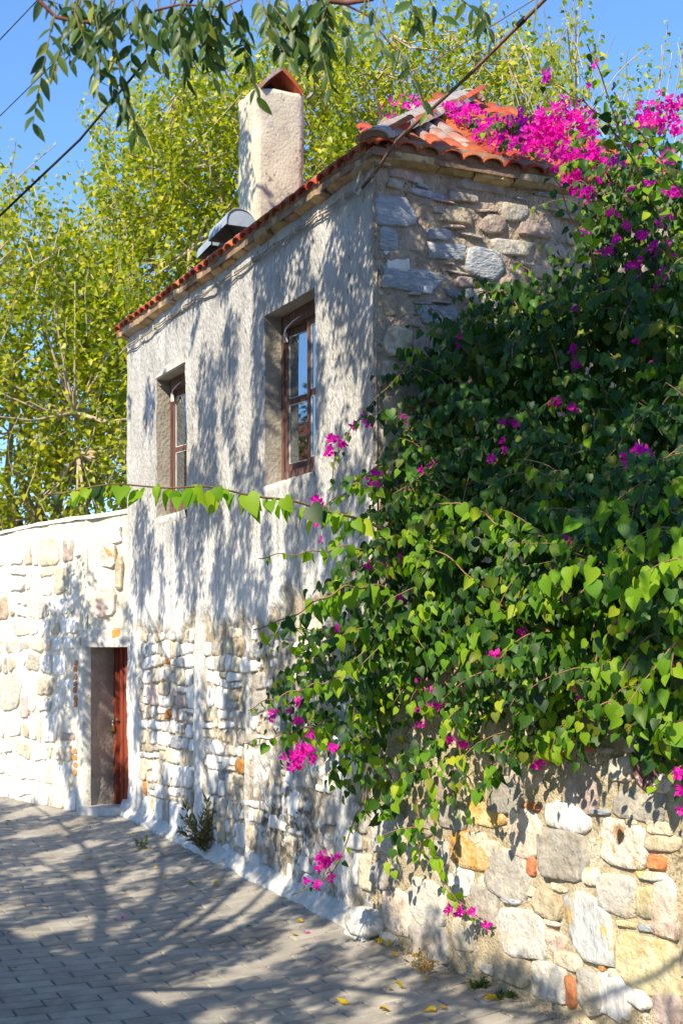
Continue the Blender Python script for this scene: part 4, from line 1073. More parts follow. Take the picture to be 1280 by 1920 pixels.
# ------------------------------------------------------------------ bougainvillea
bg_o = Vector((CO.x + 1.1, CO.y - 1.3, 0.0))
boug = thing('bougainvillea', bg_o, 'large green bougainvillea with magenta flowers spilling over the garden wall and roof', 'climbing plant')
def wall_depth(px):
    fr = GAR if px >= 715 else FAC
    return fr.hit(px, 1300)[2]
def sst(a, b, x): t = max(0, min(1, (x - a) / (b - a))); return t * t * (3 - 2 * t)
def Dpt(px, py):
    lowd = wall_depth(px)
    low = lowd - .18 - .42 * sst(1480, 1150, py) * (1 if px > 700 else .5) - (.2 if 715 > px else 0) * sst(480, 700, px)
    up = 9.05 + (8.2 - 9.05) * (px - 740) / 540.0
    if py < 330: up += .35 * sst(330, 200, py)
    k = sst(1050, 640, py)
    return low * (1 - k) + up * k
POLY = [(750, 690), (800, 640), (880, 585), (930, 530), (975, 520), (1020, 560), (1085, 520), (1090, 430), (1120, 330), (1150, 240), (1230, 215), (1340, 240), (1350, 1420), (1260, 1400), (1190, 1350),
        (1110, 1320), (1045, 1370), (1000, 1430), (930, 1440), (880, 1450), (850, 1500), (800, 1560), (755, 1550), (720, 1480), (660, 1440), (600, 1400), (555, 1370), (520, 1320), (560, 1250), (570, 1190), (620, 1120), (670, 1070), (690, 980), (715, 880), (735, 800)]
PP = np.array(POLY, float)
def inside(x, y):
    c = False; n = len(POLY); j = n - 1
    for i in range(n):
        xi, yi = POLY[i]; xj, yj = POLY[j]
        if (yi > y) != (yj > y) and x < (xj - xi) * (y - yi) / (yj - yi) + xi: c = not c
        j = i
    return c
def garden_side(p):  # signed distance in front of the garden wall face (+ street)
    return (Vector((p[0], p[1])) - GAR.o).dot(GAR.n)
LY = []
LP, LT, LN, LL, LR = [], [], [], [], []          # joined leaves;  LR = rank
outv = np.array((-0.75, -0.66, 0.0)); outv /= np.linalg.norm(outv)
def shoot(p0, d0, L, nl, size, rank, droop=.55, stems=None, young_lit=False):
    p = np.array(p0, float); d = np.array(d0, float); d /= np.linalg.norm(d); st = L / nl; pts = [p.copy()]
    for i in range(nl):
        d = d + np.array((0, 0, -droop / nl * 1.6)) + rng.normal(0, .09, 3); d /= np.linalg.norm(d)
        p = p + d * st; pts.append(p.copy())
        side = np.cross(d, UP); side /= max(1e-6, np.linalg.norm(side)); side = side * (1 if i % 2 else -1)
        n_ = outv * rng.uniform(.2, .9) + SUNV * rng.uniform(-.1, .6) + UP * rng.uniform(0, .6) + rng.normal(0, .42, 3)
        t_ = side * rng.uniform(.15, .7) + d * .35 + np.array((0, 0, -1)) * rng.uniform(.45, 1.1) + rng.normal(0, .2, 3)
        s = size * rng.uniform(.6, 1.12) * (1 - .35 * (i / nl) ** 3)
        q = p + side * .018
        if (q[2] < GT + .02 and -0.4 < garden_side(q) < 0.115 and (Vector((q[0], q[1])) - GAR.o).dot(GV) > -.1): continue
        dF = (Vector((q[0], q[1])) - CO).dot(-M_); dE = (Vector((q[0], q[1])) - CO).dot(-U)
        if dF < .04 and dE < .05 and q[2] < HT + .05: continue
        LP.append(q); LT.append(t_); LN.append(n_); LL.append(s); LR.append(rank + rng.uniform(0, .3)); LY.append(young_lit and rng.random() < .35 + .6 * i / nl)
    if stems is not None: stems.tube(pts, .0045, .002, n=4, cap=False)
stm = MB()
ntry = 0; nsh = 0
while nsh < 1850 and ntry < 11000:
    ntry += 1
    px = random.uniform(510, 1350); py = random.uniform(210, 1565)
    if not inside(px, py): continue
    # fewer in the deep gap
    D0 = Dpt(px, py); lay = nsh % 3
    D = D0 + (random.uniform(-.12, .06) if lay == 0 else random.uniform(.05, .35) if lay == 1 else random.uniform(.2, .8))
    D += .55 * noise.noise(Vector((px / 95, py / 80, 0))) + .1
    if lay == 0 and noise.noise(Vector((px / 85, py / 70, 4))) < -.10: continue
    p = at_depth(px, py, D)
    sz = random.uniform(.058, .108) * (1.1 if px > 1150 else 1)
    if py < 500: sz *= .68
    d0 = np.array((random.uniform(-1, .6), random.uniform(-.9, .1), random.uniform(-.35, .6)))
    shoot(p, d0, random.uniform(.22, .42), random.randint(6, 9), sz, 2.0 if lay == 0 and py > 900 else 3.0 + lay, stems=stm if lay == 0 and nsh % 2 else None, young_lit=(lay == 0 and random.random() < (.80 if py > 1010 or px < 700 else .55 if 920 < py else .38 if py < 520 else .12)))  # bright leaves weighted to the sunlit parts, dark ones to the shaded middle
    nsh += 1
# deep inner leaves that close the mass
for k in range(3200):
    px = random.uniform(560, 1350); py = random.uniform(300, 1420)
    if not inside(px, py) or not inside(px - 25, py) or not inside(px, py + 25): continue
    D = Dpt(px, py) + random.uniform(.35, .95); p = np.array(at_depth(px, py, D))
    if p[2] < GT + .05 and garden_side(p) < .12: continue
    dF = (Vector((p[0], p[1])) - CO).dot(-M_); dE = (Vector((p[0], p[1])) - CO).dot(-U)
    if dF < .04 and dE < .05 and p[2] < HT: continue
    LP.append(p); LT.append(np.array((random.uniform(-.5, .5), random.uniform(-.5, .5), -1.))); LN.append(outv + rng.normal(0, .4, 3)); LL.append(random.uniform(.10, .14)); LR.append(9); LY.append(False)
# shoots that stand clear of the mass: (pixel, depth) polylines
SP = [ # points, leaf size, n leaves, rank
 ([(715, 992, 8.15), (640, 962, 7.9), (560, 945, 7.7), (470, 925, 7.5), (380, 915, 7.3), (290, 910, 7.15), (190, 912, 7.0), (85, 925, 6.9)], .135, 48, 0),
 ([(720, 1030, 8.5), (650, 1025, 8.45), (590, 1035, 8.4), (530, 1040, 8.35), (485, 1045, 8.3)], .075, 17, .5),
 ([(720, 1100, 8.5), (650, 1100, 8.3), (590, 1130, 8.1), (530, 1165, 7.95), (475, 1178, 7.9)], .145, 22, .4),
 ([(640, 1270, 8.5), (570, 1290, 8.35), (510, 1310, 8.3), (465, 1330, 8.25)], .085, 15, .7),
 ([(620, 1350, 8.5), (560, 1370, 8.4), (500, 1385, 8.3), (455, 1392, 8.3)], .08, 14, .8),
 ([(690, 1440, 8.9), (680, 1500, 8.95), (655, 1560, 8.95), (640, 1610, 8.9), (610, 1650, 8.85), (550, 1675, 8.8)], .055, 16, .8),
 ([(720, 1420, 8.8), (705, 1480, 8.85), (680, 1530, 8.9), (665, 1560, 8.9)], .08, 14, .9),
 ([(800, 1440, 8.2), (815, 1500, 8.2), (812, 1580, 8.2), (830, 1640, 8.2), (855, 1690, 8.15), (905, 1722, 8.1)], .085, 30, .5),
 ([(780, 1500, 8.3), (790, 1560, 8.3), (785, 1620, 8.35)], .08, 12, .8),
 ([(770, 690, 8.9), (735, 715, 8.85), (690, 765, 8.8), (650, 815, 8.75), (625, 870, 8.7), (622, 910, 8.7)], .062, 22, .8),
 ([(760, 850, 8.9), (720, 870, 8.85), (680, 890, 8.8), (640, 930, 8.8), (600, 950, 8.8)], .07, 16, .9),
 ([(880, 640, 9.0), (840, 600, 9.0), (800, 570, 9.0), (775, 580, 9.0)], .06, 14, 1),
 ([(990, 590, 8.8), (940, 545, 8.8), (890, 550, 8.8), (850, 600, 8.8)], .07, 14, 1),
 ([(1020, 560, 8.8), (985, 500, 8.8), (955, 490, 8.8)], .07, 8, 1),
 ([(1130, 560, 8.2), (1110, 480, 8.0), (1070, 410, 7.8), (1048, 350, 7.7), (1035, 325, 7.6)], .085, 16, .6),
 ([(1240, 420, 7.4), (1200, 330, 7.3), (1160, 250, 7.2), (1140, 180, 7.1), (1115, 115, 7.0), (1100, 80, 7.0)], .075, 36, .6),
 ([(1280, 370, 7.4), (1230, 290, 7.3), (1180, 225, 7.2), (1150, 170, 7.2)], .085, 16, .7),
 ([(1180, 280, 7.8), (1120, 210, 7.8), (1060, 170, 7.8), (1010, 150, 7.8)], .06, 18, .9),
 ([(1300, 1070, 6.4), (1240, 1055, 6.4), (1180, 1060, 6.4), (1120, 1080, 6.4), (1085, 1110, 6.4)], .13, 16, .2),
 ([(1300, 1290, 6.4), (1240, 1300, 6.4), (1180, 1320, 6.4), (1110, 1320, 6.45)], .115, 22, .3),
 ([(1300, 1340, 6.3), (1260, 1360, 6.3), (1230, 1370, 6.3), (1255, 1410, 6.3)], .10, 14, .4),
 ([(1060, 1200, 7.2), (980, 1160, 7.2), (920, 1120, 7.2), (860, 1060, 7.3), (800, 1020, 7.4)], .085, 24, .9),
 ([(1110, 1010, 7.0), (1050, 1000, 7.0), (980, 1010, 7.1), (940, 1050, 7.1)], .085, 20, .9),
 ([(960, 1000, 7.3), (900, 960, 7.4), (840, 940, 7.5), (790, 960, 7.6)], .10, 18, .7),
 ([(1040, 1290, 7.2), (1030, 1340, 7.2), (1010, 1390, 7.2), (1050, 1420, 7.2)], .09, 14, .7),
 ([(960, 1380, 7.5), (930, 1430, 7.5), (900, 1480, 7.55)], .09, 12, .7),
 ([(860, 1400, 7.8), (870, 1450, 7.8), (905, 1500, 7.8)], .09, 10, .7),
 ([(820, 215, 10.7), (790, 200, 10.7), (745, 196, 10.7), (715, 205, 10.7)], .055, 18, 2),
 ([(960, 240, 10.2), (900, 225, 10.3), (850, 215, 10.4), (810, 212, 10.4)], .075, 34, 2),
 ([(1080, 280, 9.2), (1000, 240, 9.4), (940, 230, 9.6), (890, 250, 9.6)], .075, 44, 2),
 ([(1100, 300, 8.9), (1060, 280, 8.9), (990, 270, 9.1), (930, 270, 9.2)], .075, 40, 2),
 ([(1160, 330, 8.6), (1110, 300, 8.6), (1070, 300, 8.6), (1040, 330, 8.6)], .075, 34, 2),
 ([(1100, 260, 9.2), (1040, 225, 9.4), (980, 215, 9.7), (900, 215, 10.0)], .07, 36, 2),
 ([(1130, 310, 8.8), (1080, 265, 9.0), (1020, 250, 9.2), (960, 255, 9.4)], .075, 40, 2),
 ([(1180, 430, 8.4), (1130, 360, 8.4), (1090, 340, 8.4), (1060, 350, 8.4)], .06, 20, 2)]
for pl, size, nl, rank in SP:
    W3 = [np.array(at_depth(*q)) for q in pl]; seg = [0]
    for a, b in zip(W3, W3[1:]): seg.append(seg[-1] + np.linalg.norm(b - a))
    tot = seg[-1]; path = []
    for i in range(28):
        s_ = tot * i / 27; k = 0
        while k < len(seg) - 2 and seg[k + 1] < s_: k += 1
        w = (s_ - seg[k]) / (seg[k + 1] - seg[k]); path.append(W3[k] * (1 - w) + W3[k + 1] * w + np.array((0, 0, .01 * math.sin(i * .9))))
    sb = MB(); sb.tube(path, .009 if rank < .5 else .006, .003, n=5)
    build('stem', sb, M['vine_stem'], parent=boug, smooth=True)
    for i in range(nl):
        f_ = min(.999, max(.01, (i + .6 + rng.uniform(-.6, .6)) / nl)); idx = f_ * 26; k = int(idx); p = path[k] * (1 - idx + k) + path[k + 1] * (idx - k)
        d = path[k + 1] - path[k]; d = d / np.linalg.norm(d); side = np.cross(d, UP); side /= np.linalg.norm(side) + 1e-6; side *= (1 if i % 2 else -1)
        n_ = outv * .8 + SUNV * rng.uniform(.0, .7) + UP * rng.uniform(-.1, .4) + side * .2 + rng.normal(0, .45, 3)
        t_ = side * rng.uniform(-.2, .8) + d * rng.uniform(-.3, .7) + np.array((0, 0, -1)) * rng.uniform(.4, 1.1)
        if pl[-1][1] < pl[0][1] - 120: t_ = side * .9 + d * .3 + rng.normal(0, .3, 3) + np.array((0, 0, -.4))
        LP.append(p + side * rng.uniform(.005, .04) + np.array((0, 0, rng.uniform(-.03, .01)))); LT.append(t_); LN.append(n_); LL.append(size * rng.uniform(.62, 1.12) * (1 - .4 * f_ ** 4)); LR.append(rank); LY.append(rng.random() < (.8 if rank < 1 and pl[0][1] > 800 else .4))
LP, LT, LN, LL, LR = map(np.array, (LP, LT, LN, LL, LR)); LY = np.array(LY, bool)
order = np.argsort(LR + (LL < .05) * 5)
top_, rst = order[:298], order[298:]
KINDS_ = [HEART, HEART2, HEART3]
for yv, mt in ((False, M['b_leaf']), (True, M['young_lit'])):
    for k in range(3):
        sel = top_[(LY[top_] == yv) & (np.arange(len(top_)) % 3 == k)]
        leaf_objects('leaf', unit_mesh('leaf', KINDS_[k], mt), LP[sel], LT[sel], LN[sel], LL[sel], boug)
og = np.array(ORG[boug.name])
for yv, nm, mt in ((False, 'foliage', M['b_leaf']), (True, 'young_lit_foliage', M['young_lit'])):
    VV, TT, nb = [], [], 0
    sel = rst[LY[rst] == yv]
    for k in range(3):
        h = sel[k::3]; V1, T1 = leaves(LP[h] - og, LT[h], LN[h], LL[h], KINDS_[k]); VV.append(V1); TT.append(T1 + nb); nb += len(V1)
    fo = new_obj(nm, np_mesh(nm, np.vstack(VV), np.vstack(TT), mt), boug); fo['kind'] = 'stuff'
so_ = build('twigs', stm, M['vine_stem'], parent=boug); so_['kind'] = 'stuff'
# woody trunk behind the wall
mb = MB()
for k in range(7):
    b0 = GAR.pt(1.2 + .12 * k, -.3, -.75); e_ = at_depth(random.uniform(980, 1250), random.uniform(560, 1100), 8.7)
    mid_ = b0.lerp(e_, .5) + Vector((.2, .3, .5)); mb.tube([b0, b0.lerp(mid_, .5) + Vector((0, 0, .4)), mid_, mid_.lerp(e_, .5), e_], .035, .008, n=6)
build('trunk', mb, M['dark_bark'], parent=boug, smooth=True)
# flowers
FL = [(742, 192, 3, 8), (768, 192, 8, 13), (785, 200, 4, 8), (730, 212, 4, 10), (830, 205, 9, 12), (855, 212, 16, 18), (880, 203, 14, 12), (862, 225, 10, 14), (905, 240, 8, 14), (915, 225, 8, 16), (945, 235, 14, 20), (975, 222, 9, 12), (985, 250, 16, 18),
      (1010, 240, 34, 24), (1045, 235, 34, 24), (1030, 265, 34, 22), (1000, 265, 20, 22), (935, 258, 12, 18), (1060, 290, 16, 18), (900, 255, 9, 14), (970, 245, 14, 16), (1085, 218, 26, 18), (1100, 245, 14, 14), (1112, 288, 26, 18), (1125, 300, 12, 14), (1060, 325, 30, 18), (1075, 345, 20, 16), (1085, 305, 12, 14), (1100, 365, 12, 12), (1132, 343, 8, 10),
      (965, 270, 8, 14), (940, 260, 8, 12), (1020, 215, 8, 14), (1050, 205, 6, 12), (1110, 125, 2, 5), (1025, 142, 4, 6), (1060, 190, 3, 6), (1105, 165, 2, 5), (1140, 470, 6, 8), (1155, 450, 4, 6), (1098, 440, 6, 8), (1125, 475, 4, 5), (1235, 215, 30, 26), (1265, 195, 16, 18), (1205, 225, 12, 16), (1270, 240, 8, 12), (1250, 295, 9, 9),
      (1185, 355, 3, 5), (1215, 345, 4, 6), (1240, 415, 5, 10), (1255, 405, 4, 6), (1225, 470, 7, 12), (1260, 470, 8, 12), (1200, 490, 6, 10), (1230, 540, 4, 8), (1202, 522, 3, 5), (1080, 580, 2, 5), (1225, 680, 2, 4), (1190, 640, 3, 5),
      (866, 632, 6, 7), (862, 645, 3, 5), (1075, 660, 7, 9), (1082, 685, 7, 8), (1042, 752, 8, 8), (1078, 764, 6, 7), (945, 825, 5, 6), (947, 845, 2, 4), (922, 862, 3, 5), (790, 880, 5, 8), (812, 872, 8, 9), (1192, 845, 12, 11), (1172, 855, 6, 8), (1215, 850, 4, 6), (968, 792, 3, 4), (942, 790, 2, 4),
      (690, 795, 4, 5), (682, 782, 3, 4), (665, 798, 3, 5), (622, 820, 12, 11), (618, 845, 8, 8), (640, 835, 5, 6), (755, 785, 4, 5), (709, 890, 5, 6), (694, 905, 5, 6), (708, 905, 2, 4), (768, 921, 4, 5), (748, 948, 2, 4), (595, 938, 7, 9), (603, 955, 5, 7), (597, 982, 4, 5), (602, 1012, 3, 4),
      (720, 1052, 7, 6), (695, 1062, 5, 5), (672, 1070, 4, 5), (752, 1045, 3, 4), (732, 1078, 3, 4), (752, 1125, 7, 8), (635, 1180, 8, 9), (610, 1185, 3, 5), (625, 1200, 3, 6), (1065, 1013, 5, 5), (1078, 1018, 2, 4), (1040, 1062, 3, 4), (975, 1190, 6, 6), (932, 1225, 9, 9), (918, 1235, 7, 8), (890, 1240, 6, 6), (785, 1275, 2, 4),
      (1088, 1288, 7, 7), (1093, 1308, 6, 7), (995, 1292, 2, 4), (1178, 1178, 3, 4), (512, 1340, 6, 6), (540, 1330, 3, 5), (565, 1318, 4, 6), (558, 1350, 5, 7), (621, 1400, 6, 6), (585, 1375, 3, 5), (572, 1405, 16, 14), (560, 1425, 16, 15), (555, 1440, 8, 10), (585, 1420, 7, 9), (792, 1330, 6, 6), (806, 1300, 3, 4), (790, 1360, 4, 6), (825, 1325, 2, 4), (808, 1325, 2, 4),
      (843, 1388, 5, 7), (867, 1398, 6, 7), (1005, 1432, 6, 7), (1020, 1415, 5, 6), (602, 1608, 12, 12), (622, 1618, 12, 11), (635, 1608, 5, 6), (598, 1625, 6, 8), (622, 1645, 5, 6), (574, 1650, 5, 5), (595, 1660, 5, 5), (845, 1708, 6, 7), (860, 1713, 7, 7), (885, 1712, 4, 5), (912, 1733, 2, 3), (1272, 1255, 7, 6), (1155, 1322, 5, 5),
      (1150, 400, 6, 10), (1175, 420, 5, 8), (1205, 440, 6, 9), (1262, 360, 6, 8), (1180, 500, 5, 9), (1245, 510, 6, 9), (1160, 300, 6, 10), (1200, 280, 6, 10), (1268, 1450, 8, 7), (1275, 1482, 4, 4), (1275, 1520, 3, 4), (1165, 1178, 3, 4)]
FLR = []
for (px, py, n_, sp_) in FL:
    for k in range(max(1, round(n_ * (1.25 if py < 400 else .8)))):
        x = random.gauss(px, sp_ * (.7 if py < 400 else .5)); y = random.gauss(py, sp_ * (.6 if py < 400 else .5))
        D = Dpt(px, py) - .12
        if py < 262 and px < 1000: D = 10.25 + (9.3 - 10.25) * max(0, (px - 850)) / 150 if px > 850 else 10.4
        elif py < 350 and px < 1180: D = 8.75
        if px < 660 and 800 < py < 1000: D = 8.6
        if px < 720 and 1590 < py < 1700: D = 8.82
        if py > 1690: D = 8.1
        if px < 640 and 1300 < py < 1460: D = 8.2
        if px > 1200 and py > 1200: D = 6.3
        if px > 1150 and py < 310: D = 7.6
        FLR.append((np.array(at_depth(x, y, D + random.uniform(-.06, .06))), random.uniform(.028, .040)))
FP = np.array([f[0] for f in FLR]); FS = np.array([f[1] for f in FLR]); nF = len(FP)
FN = norm(outv * .9 + UP * .2 + rng.normal(0, .6, (nF, 3))); FT = rng.normal(0, 1, (nF, 3))
me_f = unit_mesh('flower', BR, M['bract'])
depthpx = FS / FP[:, 1]; ordf = rng.permutation(nF)
lone = ordf[:290]; more = ordf[290:]
leaf_objects('flower', me_f, FP[lone], FT[lone], FN[lone], FS[lone], boug)
if len(more):
    V1, T1 = leaves(FP[more] - og, FT[more], FN[more], FS[more], BR)
    fo = new_obj('blossom', np_mesh('blossom', V1, T1, M['bract']), boug); fo['kind'] = 'stuff'

# ------------------------------------------------------------------ trees beyond the wall
def bg_tree(label, base, depth, poly, nshoots, leaf=(.075, .125), up=1.0, bare=0.0, ndense=9, group='trees beyond the wall'):
    gx, gy = base; root = thing('tree', (gx, gy, ground(gx, gy) - .4 if False else -.6), label, 'tree', group)
    mb = MB(); P, T, N, L = [], [], [], []
    xs = [p[0] for p in poly]; ys = [p[1] for p in poly]
    def ins(x, y):
        c = False; n = len(poly); j = n - 1
        for i in range(n):
            xi, yi = poly[i]; xj, yj = poly[j]
            if (yi > y) != (yj > y) and x < (xj - xi) * (y - yi) / (yj - yi) + xi: c = not c
            j = i
        return c
    cx = sum(xs) / len(xs); hub_z = CZ + (1240 - max(ys)) / F * depth * .6
    hub = Vector((gx, gy, max(1.6, hub_z)))
    mb.tube([Vector((gx, gy, -.8)), Vector((gx + .05, gy, .6)), hub], .19, .14, n=9)
    limbs = []
    tries = 0
    while len(limbs) < ndense and tries < 400:
        tries += 1; x = random.uniform(min(xs), max(xs)); y = random.uniform(min(ys), min(ys) + .8 * (max(ys) - min(ys)))
        if not ins(x, y): continue
        e = at_depth(x, y, depth + random.uniform(-1.2, 1.2)); m1 = hub.lerp(e, .35) + Vector((random.uniform(-.4, .4), random.uniform(-.4, .4), .3)); m2 = hub.lerp(e, .7) + Vector((random.uniform(-.4, .4), random.uniform(-.3, .3), .2))
        mb.tube([hub, m1, m2, e], .075, .014, n=6); limbs.append([hub, m1, m2, e])
    ns_ = 0; tries = 0
    while ns_ < nshoots and tries < nshoots * 6:
        tries += 1
        x = random.uniform(min(xs), max(xs)); y = random.uniform(min(ys), max(ys))
        if not ins(x, y): continue
        if noise.noise(Vector((x / 60, y / 60, depth))) < -.30: continue
        if not ins(x, y - 70) and random.random() < .62: continue
        D = depth + random.uniform(-1.6, 1.6); p = np.array(at_depth(x, y, D)); ns_ += 1
        d = np.array((random.gauss(0, .45), random.gauss(0, .45), up)); d /= np.linalg.norm(d); Ls = random.uniform(.5, 1.0); nl = random.randint(10, 16)
        isb = random.random() < bare; pts = [p.copy()]
        for i in range(nl):
            d = d + rng.normal(0, .09, 3); d /= np.linalg.norm(d); p = p + d * Ls / nl; pts.append(p.copy())
            if isb and random.random() < .75: continue
            sd3 = rng.normal(0, 1, 3); sd3 -= d * sd3.dot(d); sd3 /= np.linalg.norm(sd3)
            P.append(p + sd3 * .02); T.append(sd3 * .9 + np.array((0, 0, random.uniform(-.9, .1)))); N.append(SUNV * .8 + UP * .4 + rng.normal(0, .55, 3)); L.append(random.uniform(*leaf) * (1 - .4 * (i / nl) ** 3))
        if random.random() < .16 or isb: mb.tube(pts[::3] + [pts[-1]], .009, .004, n=4, cap=False)
        if random.random() < .18 and limbs:
            lb = random.choice(limbs); q0 = Vector(pts[0]); best = min((v for l_ in limbs for v in l_[1:]), key=lambda v: (v - q0).length)
            if (best - q0).length < 2.6: mb.tube([best, best.lerp(q0, .5) + Vector((0, 0, -.08)), q0], .02, .009, n=5, cap=False)
    o0 = np.array(ORG[root.name]); V_, T_ = leaves(np.array(P) - o0, np.array(T), np.array(N), np.array(L), SIMPLE)
    build('trunk', mb, M['bark'], parent=root, smooth=True)
    o = new_obj('crown', np_mesh('crown', V_, T_, M['t_leaf']), root)
    return root
bg_tree('bright yellow-green tree behind the far garden wall at the left', (-3.9, 18.8), 18.5, [(-160, 520), (-60, 440), (10, 330), (50, 430), (110, 400), (170, 470), (260, 500), (290, 640), (260, 1010), (-160, 1040)], 1650, ndense=12)
bg_tree('tall leafy yellow-green tree behind the chimney and roof', (-1.4, 20.6), 20.0, [(190, 340), (150, 230), (230, 270), (260, 160), (310, 190), (350, 110), (400, 140), (470, 70), (540, 110), (640, 40), (660, 320), (640, 420), (400, 620), (240, 800), (130, 720), (90, 480)], 2100, ndense=16)
bg_tree('tall airy tree behind the roof corner and its flowers', (1.6, 21.8), 21.0, [(600, 60), (650, 30), (700, 60), (760, 20), (830, 30), (900, 60), (1010, 80), (1060, 150), (1060, 300), (600, 360)], 760, ndense=12, bare=.12)
bg_tree('thin half-bare tree rising behind the bougainvillea', (3.9, 19.8), 19.0, [(960, 150), (1040, 90), (1060, 20), (1110, 10), (1130, 90), (1200, 150), (1300, 120), (1340, 300), (960, 320)], 130, ndense=7, bare=.4)

# ------------------------------------------------------------------ street tree that shades the lane, with the sprays hanging into view
tb = Vector((-4.35, 4.3, 0))
tb.z = ground(tb.x, tb.y) - .1
st = thing('tree', tb, 'tree with long pinnate leaves hanging down over the top of the lane', 'tree')
hub = Vector((-4.2, 4.4, 3.7))
mb = MB(); mb.tube([tb, tb.lerp(hub, .4) + Vector((.08, 0, 0)), hub], .22, .16, n=10)
trunk_mb = mb
def shade_density(px, py, kind):
    n = len(px); d = np.zeros(n)
    if kind == 'facade':
        d = np.full(n, .50)
        d = np.where((py < 560) & (px > 360), .76, d); d = np.where((px < 330) & (py < 1000), .26, d)
        d = np.where((py > 640) & (py < 960) & (px > 340), .44, d); d = np.where((py > 960) & (py < 1160), .48, d); d = np.where(py >= 1160, .46, d)
        d = np.where((px > 600) & (py > 1100), .3, d)
    if kind == 'end': d = np.full(n, .62)
    if kind == 'left':
        d = np.where((px > 85) & (py > 1060), .45, 0); d = np.where((px > 175) & (py > 1000), .5, d); d = np.where((py > 1420) & (px > 100), .6, d)
    if kind == 'road':
        d = np.full(n, .64); d = np.where(py < 1508, 0, d); d = np.where((py > 1740) & (px > 620), .45, d)
        d = np.where((px > 820), .22, d); d = np.where((py > 1600) & (px > 650), .5, d)
    if kind == 'bush':
        d = np.where(py < 950, .80, .25); d = np.where(py < 480, .12, d); d = np.where((py > 950) & (px > 1000) & (py < 1060), .7, d); d = np.where(py > 1250, .08, d); d = np.where((px > 940) & (py > 540) & (py < 1000), 1.0, d)
    if kind == 'roof': d = np.full(n, .36)
    if kind == 'eave': d = np.where(px < 300, .1, .8)
    return d
samples = []
RATE = 420.0
def add_samples(P, kind):
    px = 640 + P[:, 0] / P[:, 1] * F; py = 1240 - (P[:, 2] - CZ) / P[:, 1] * F
    m = (px > -40) & (px < 1320) & (py > -40) & (py < 1960)
    if kind == 'facade': m &= (px < 740)
    P = P[m]; d = shade_density(px[m], py[m], kind)
    samples.append(np.hstack([P, d[:, None]]))
nF_ = int(HL * 5.1 * .666 * RATE); a = rng.uniform(0, HL, nF_); b = rng.uniform(0, 5.1, nF_)
add_samples(np.array([FAC.pt(x, y) for x, y in zip(a, b)]), 'facade')
nE = int(1.8 * 5 * .40 * RATE); a = rng.uniform(0, 1.8, nE); b = rng.uniform(2.2, 5.1, nE); add_samples(np.array([END.pt(x, y) for x, y in zip(a, b)]), 'end')
nL = int(4 * 3 * .7 * RATE); a = rng.uniform(-.5, 3.5, nL); b = rng.uniform(.2, 3.2, nL); add_samples(np.array([LEF.pt(x, y) for x, y in zip(a, b)]), 'left')
nR = int(9 * 14 * .63 * RATE); a = rng.uniform(-5, 9, nR); b = rng.uniform(-.2, 8.8, nR)
add_samples(np.array([(lambda q: (q.x, q.y, ground(q.x, q.y)))(CO + U * x - M_ * y) for x, y in zip(a, b)]), 'road')
bx = []; 
for k in range(int(1.5 * RATE * 620 * 1150 * (8.2 / F) ** 2)):
    px, py = random.uniform(660, 1280), random.uniform(300, 1450)
    if inside(px, py): bx.append(at_depth(px, py, Dpt(px, py)))
add_samples(np.array(bx), 'bush')
cc = [cp(random.uniform(0, cl), 0, random.uniform(5.2, 6.5)) if random.random() < .5 else cp(0, random.uniform(0, cw), random.uniform(5.2, 6.5)) for k in range(int(1.1 * .5 * RATE))]
add_samples(np.array(cc), 'roof')
rr_ = [FAC.pt(random.uniform(0, HL), HT + random.uniform(-.05, .12), .12) for k in range(int(HL * .25 * RATE))] + [END.pt(random.uniform(0, 1.2), HT + random.uniform(-.05, .3), .1) for k in range(int(.4 * RATE))]
add_samples(np.array(rr_), 'eave')
S = np.vstack(samples)
ep = np.array((.831, -.556, 0)); eq = np.cross(SUNV, ep)
keepP = []
SH = [noise.noise(Vector((0, 0, 0)))]
for x, y, z, d in S:
    if d <= 0: continue
    p_ = x * ep[0] + y * ep[1]; q_ = x * eq[0] + y * eq[1] + z * eq[2]
    nz_ = .62 * noise.noise(Vector((p_ * 3.3 + q_ * .6, q_ * 1.7, 3.3))) + .22 * noise.noise(Vector((p_ * 8.0, q_ * 4.5, 5.3))) + .30 * noise.noise(Vector((p_ * 1.2, q_ * .8, 9.1)))
    thr = (0.50 - d) * .70
    if nz_ < thr: continue
    if random.random() > .35 + .65 * d: continue
    ok = False
    for tr in range(8):
        zc = random.uniform(3.3, 5.4) + tr * .4
        k = (zc - z) / SUN.z
        if k < 2.2: k = 2.2 + random.random()
        P = (x + SUN.x * k, y + SUN.y * k, z + SUN.z * k)
        if P[1] > .2:
            a_, b_ = project(P)
            if -160 < a_ < 1440 and -170 < b_ < 2100: continue
        elif P[1] > -.2 and abs(P[0]) < 1: continue
        ok = True; break
    if ok: keepP.append(P)
keepP = np.array(keepP); print('shade sprays', len(keepP), 'of', len(S))
P, T, N, L = [], [], [], []
for c in keepP:
    lean = rng.normal(0, .5, 2); dr = np.array((lean[0], lean[1], -1.0)); dr /= np.linalg.norm(dr); tot = random.uniform(.16, .26); npair = 4
    sdv = rng.normal(0, 1, 3); sdv -= dr * sdv.dot(dr); sdv /= np.linalg.norm(sdv)
    for i in range(npair):
        for sg in (-1, 1):
            P.append(c + dr * tot * (i / npair - .5)); T.append(dr * .5 + sdv * sg * .9 + rng.normal(0, .35, 3)); N.append(rng.normal(0, 1, 3)); L.append(random.uniform(.07, .11))
    P.append(c + dr * tot * .5); T.append(dr); N.append(np.cross(dr, sdv)); L.append(.09)
o0 = np.array(ORG[st.name]); V_, T_ = leaves(np.array(P) - o0, np.array(T), np.array(N), np.array(L), SHADE)
new_obj('crown', np_mesh('crown', V_, T_, M['p_leaf']), st)
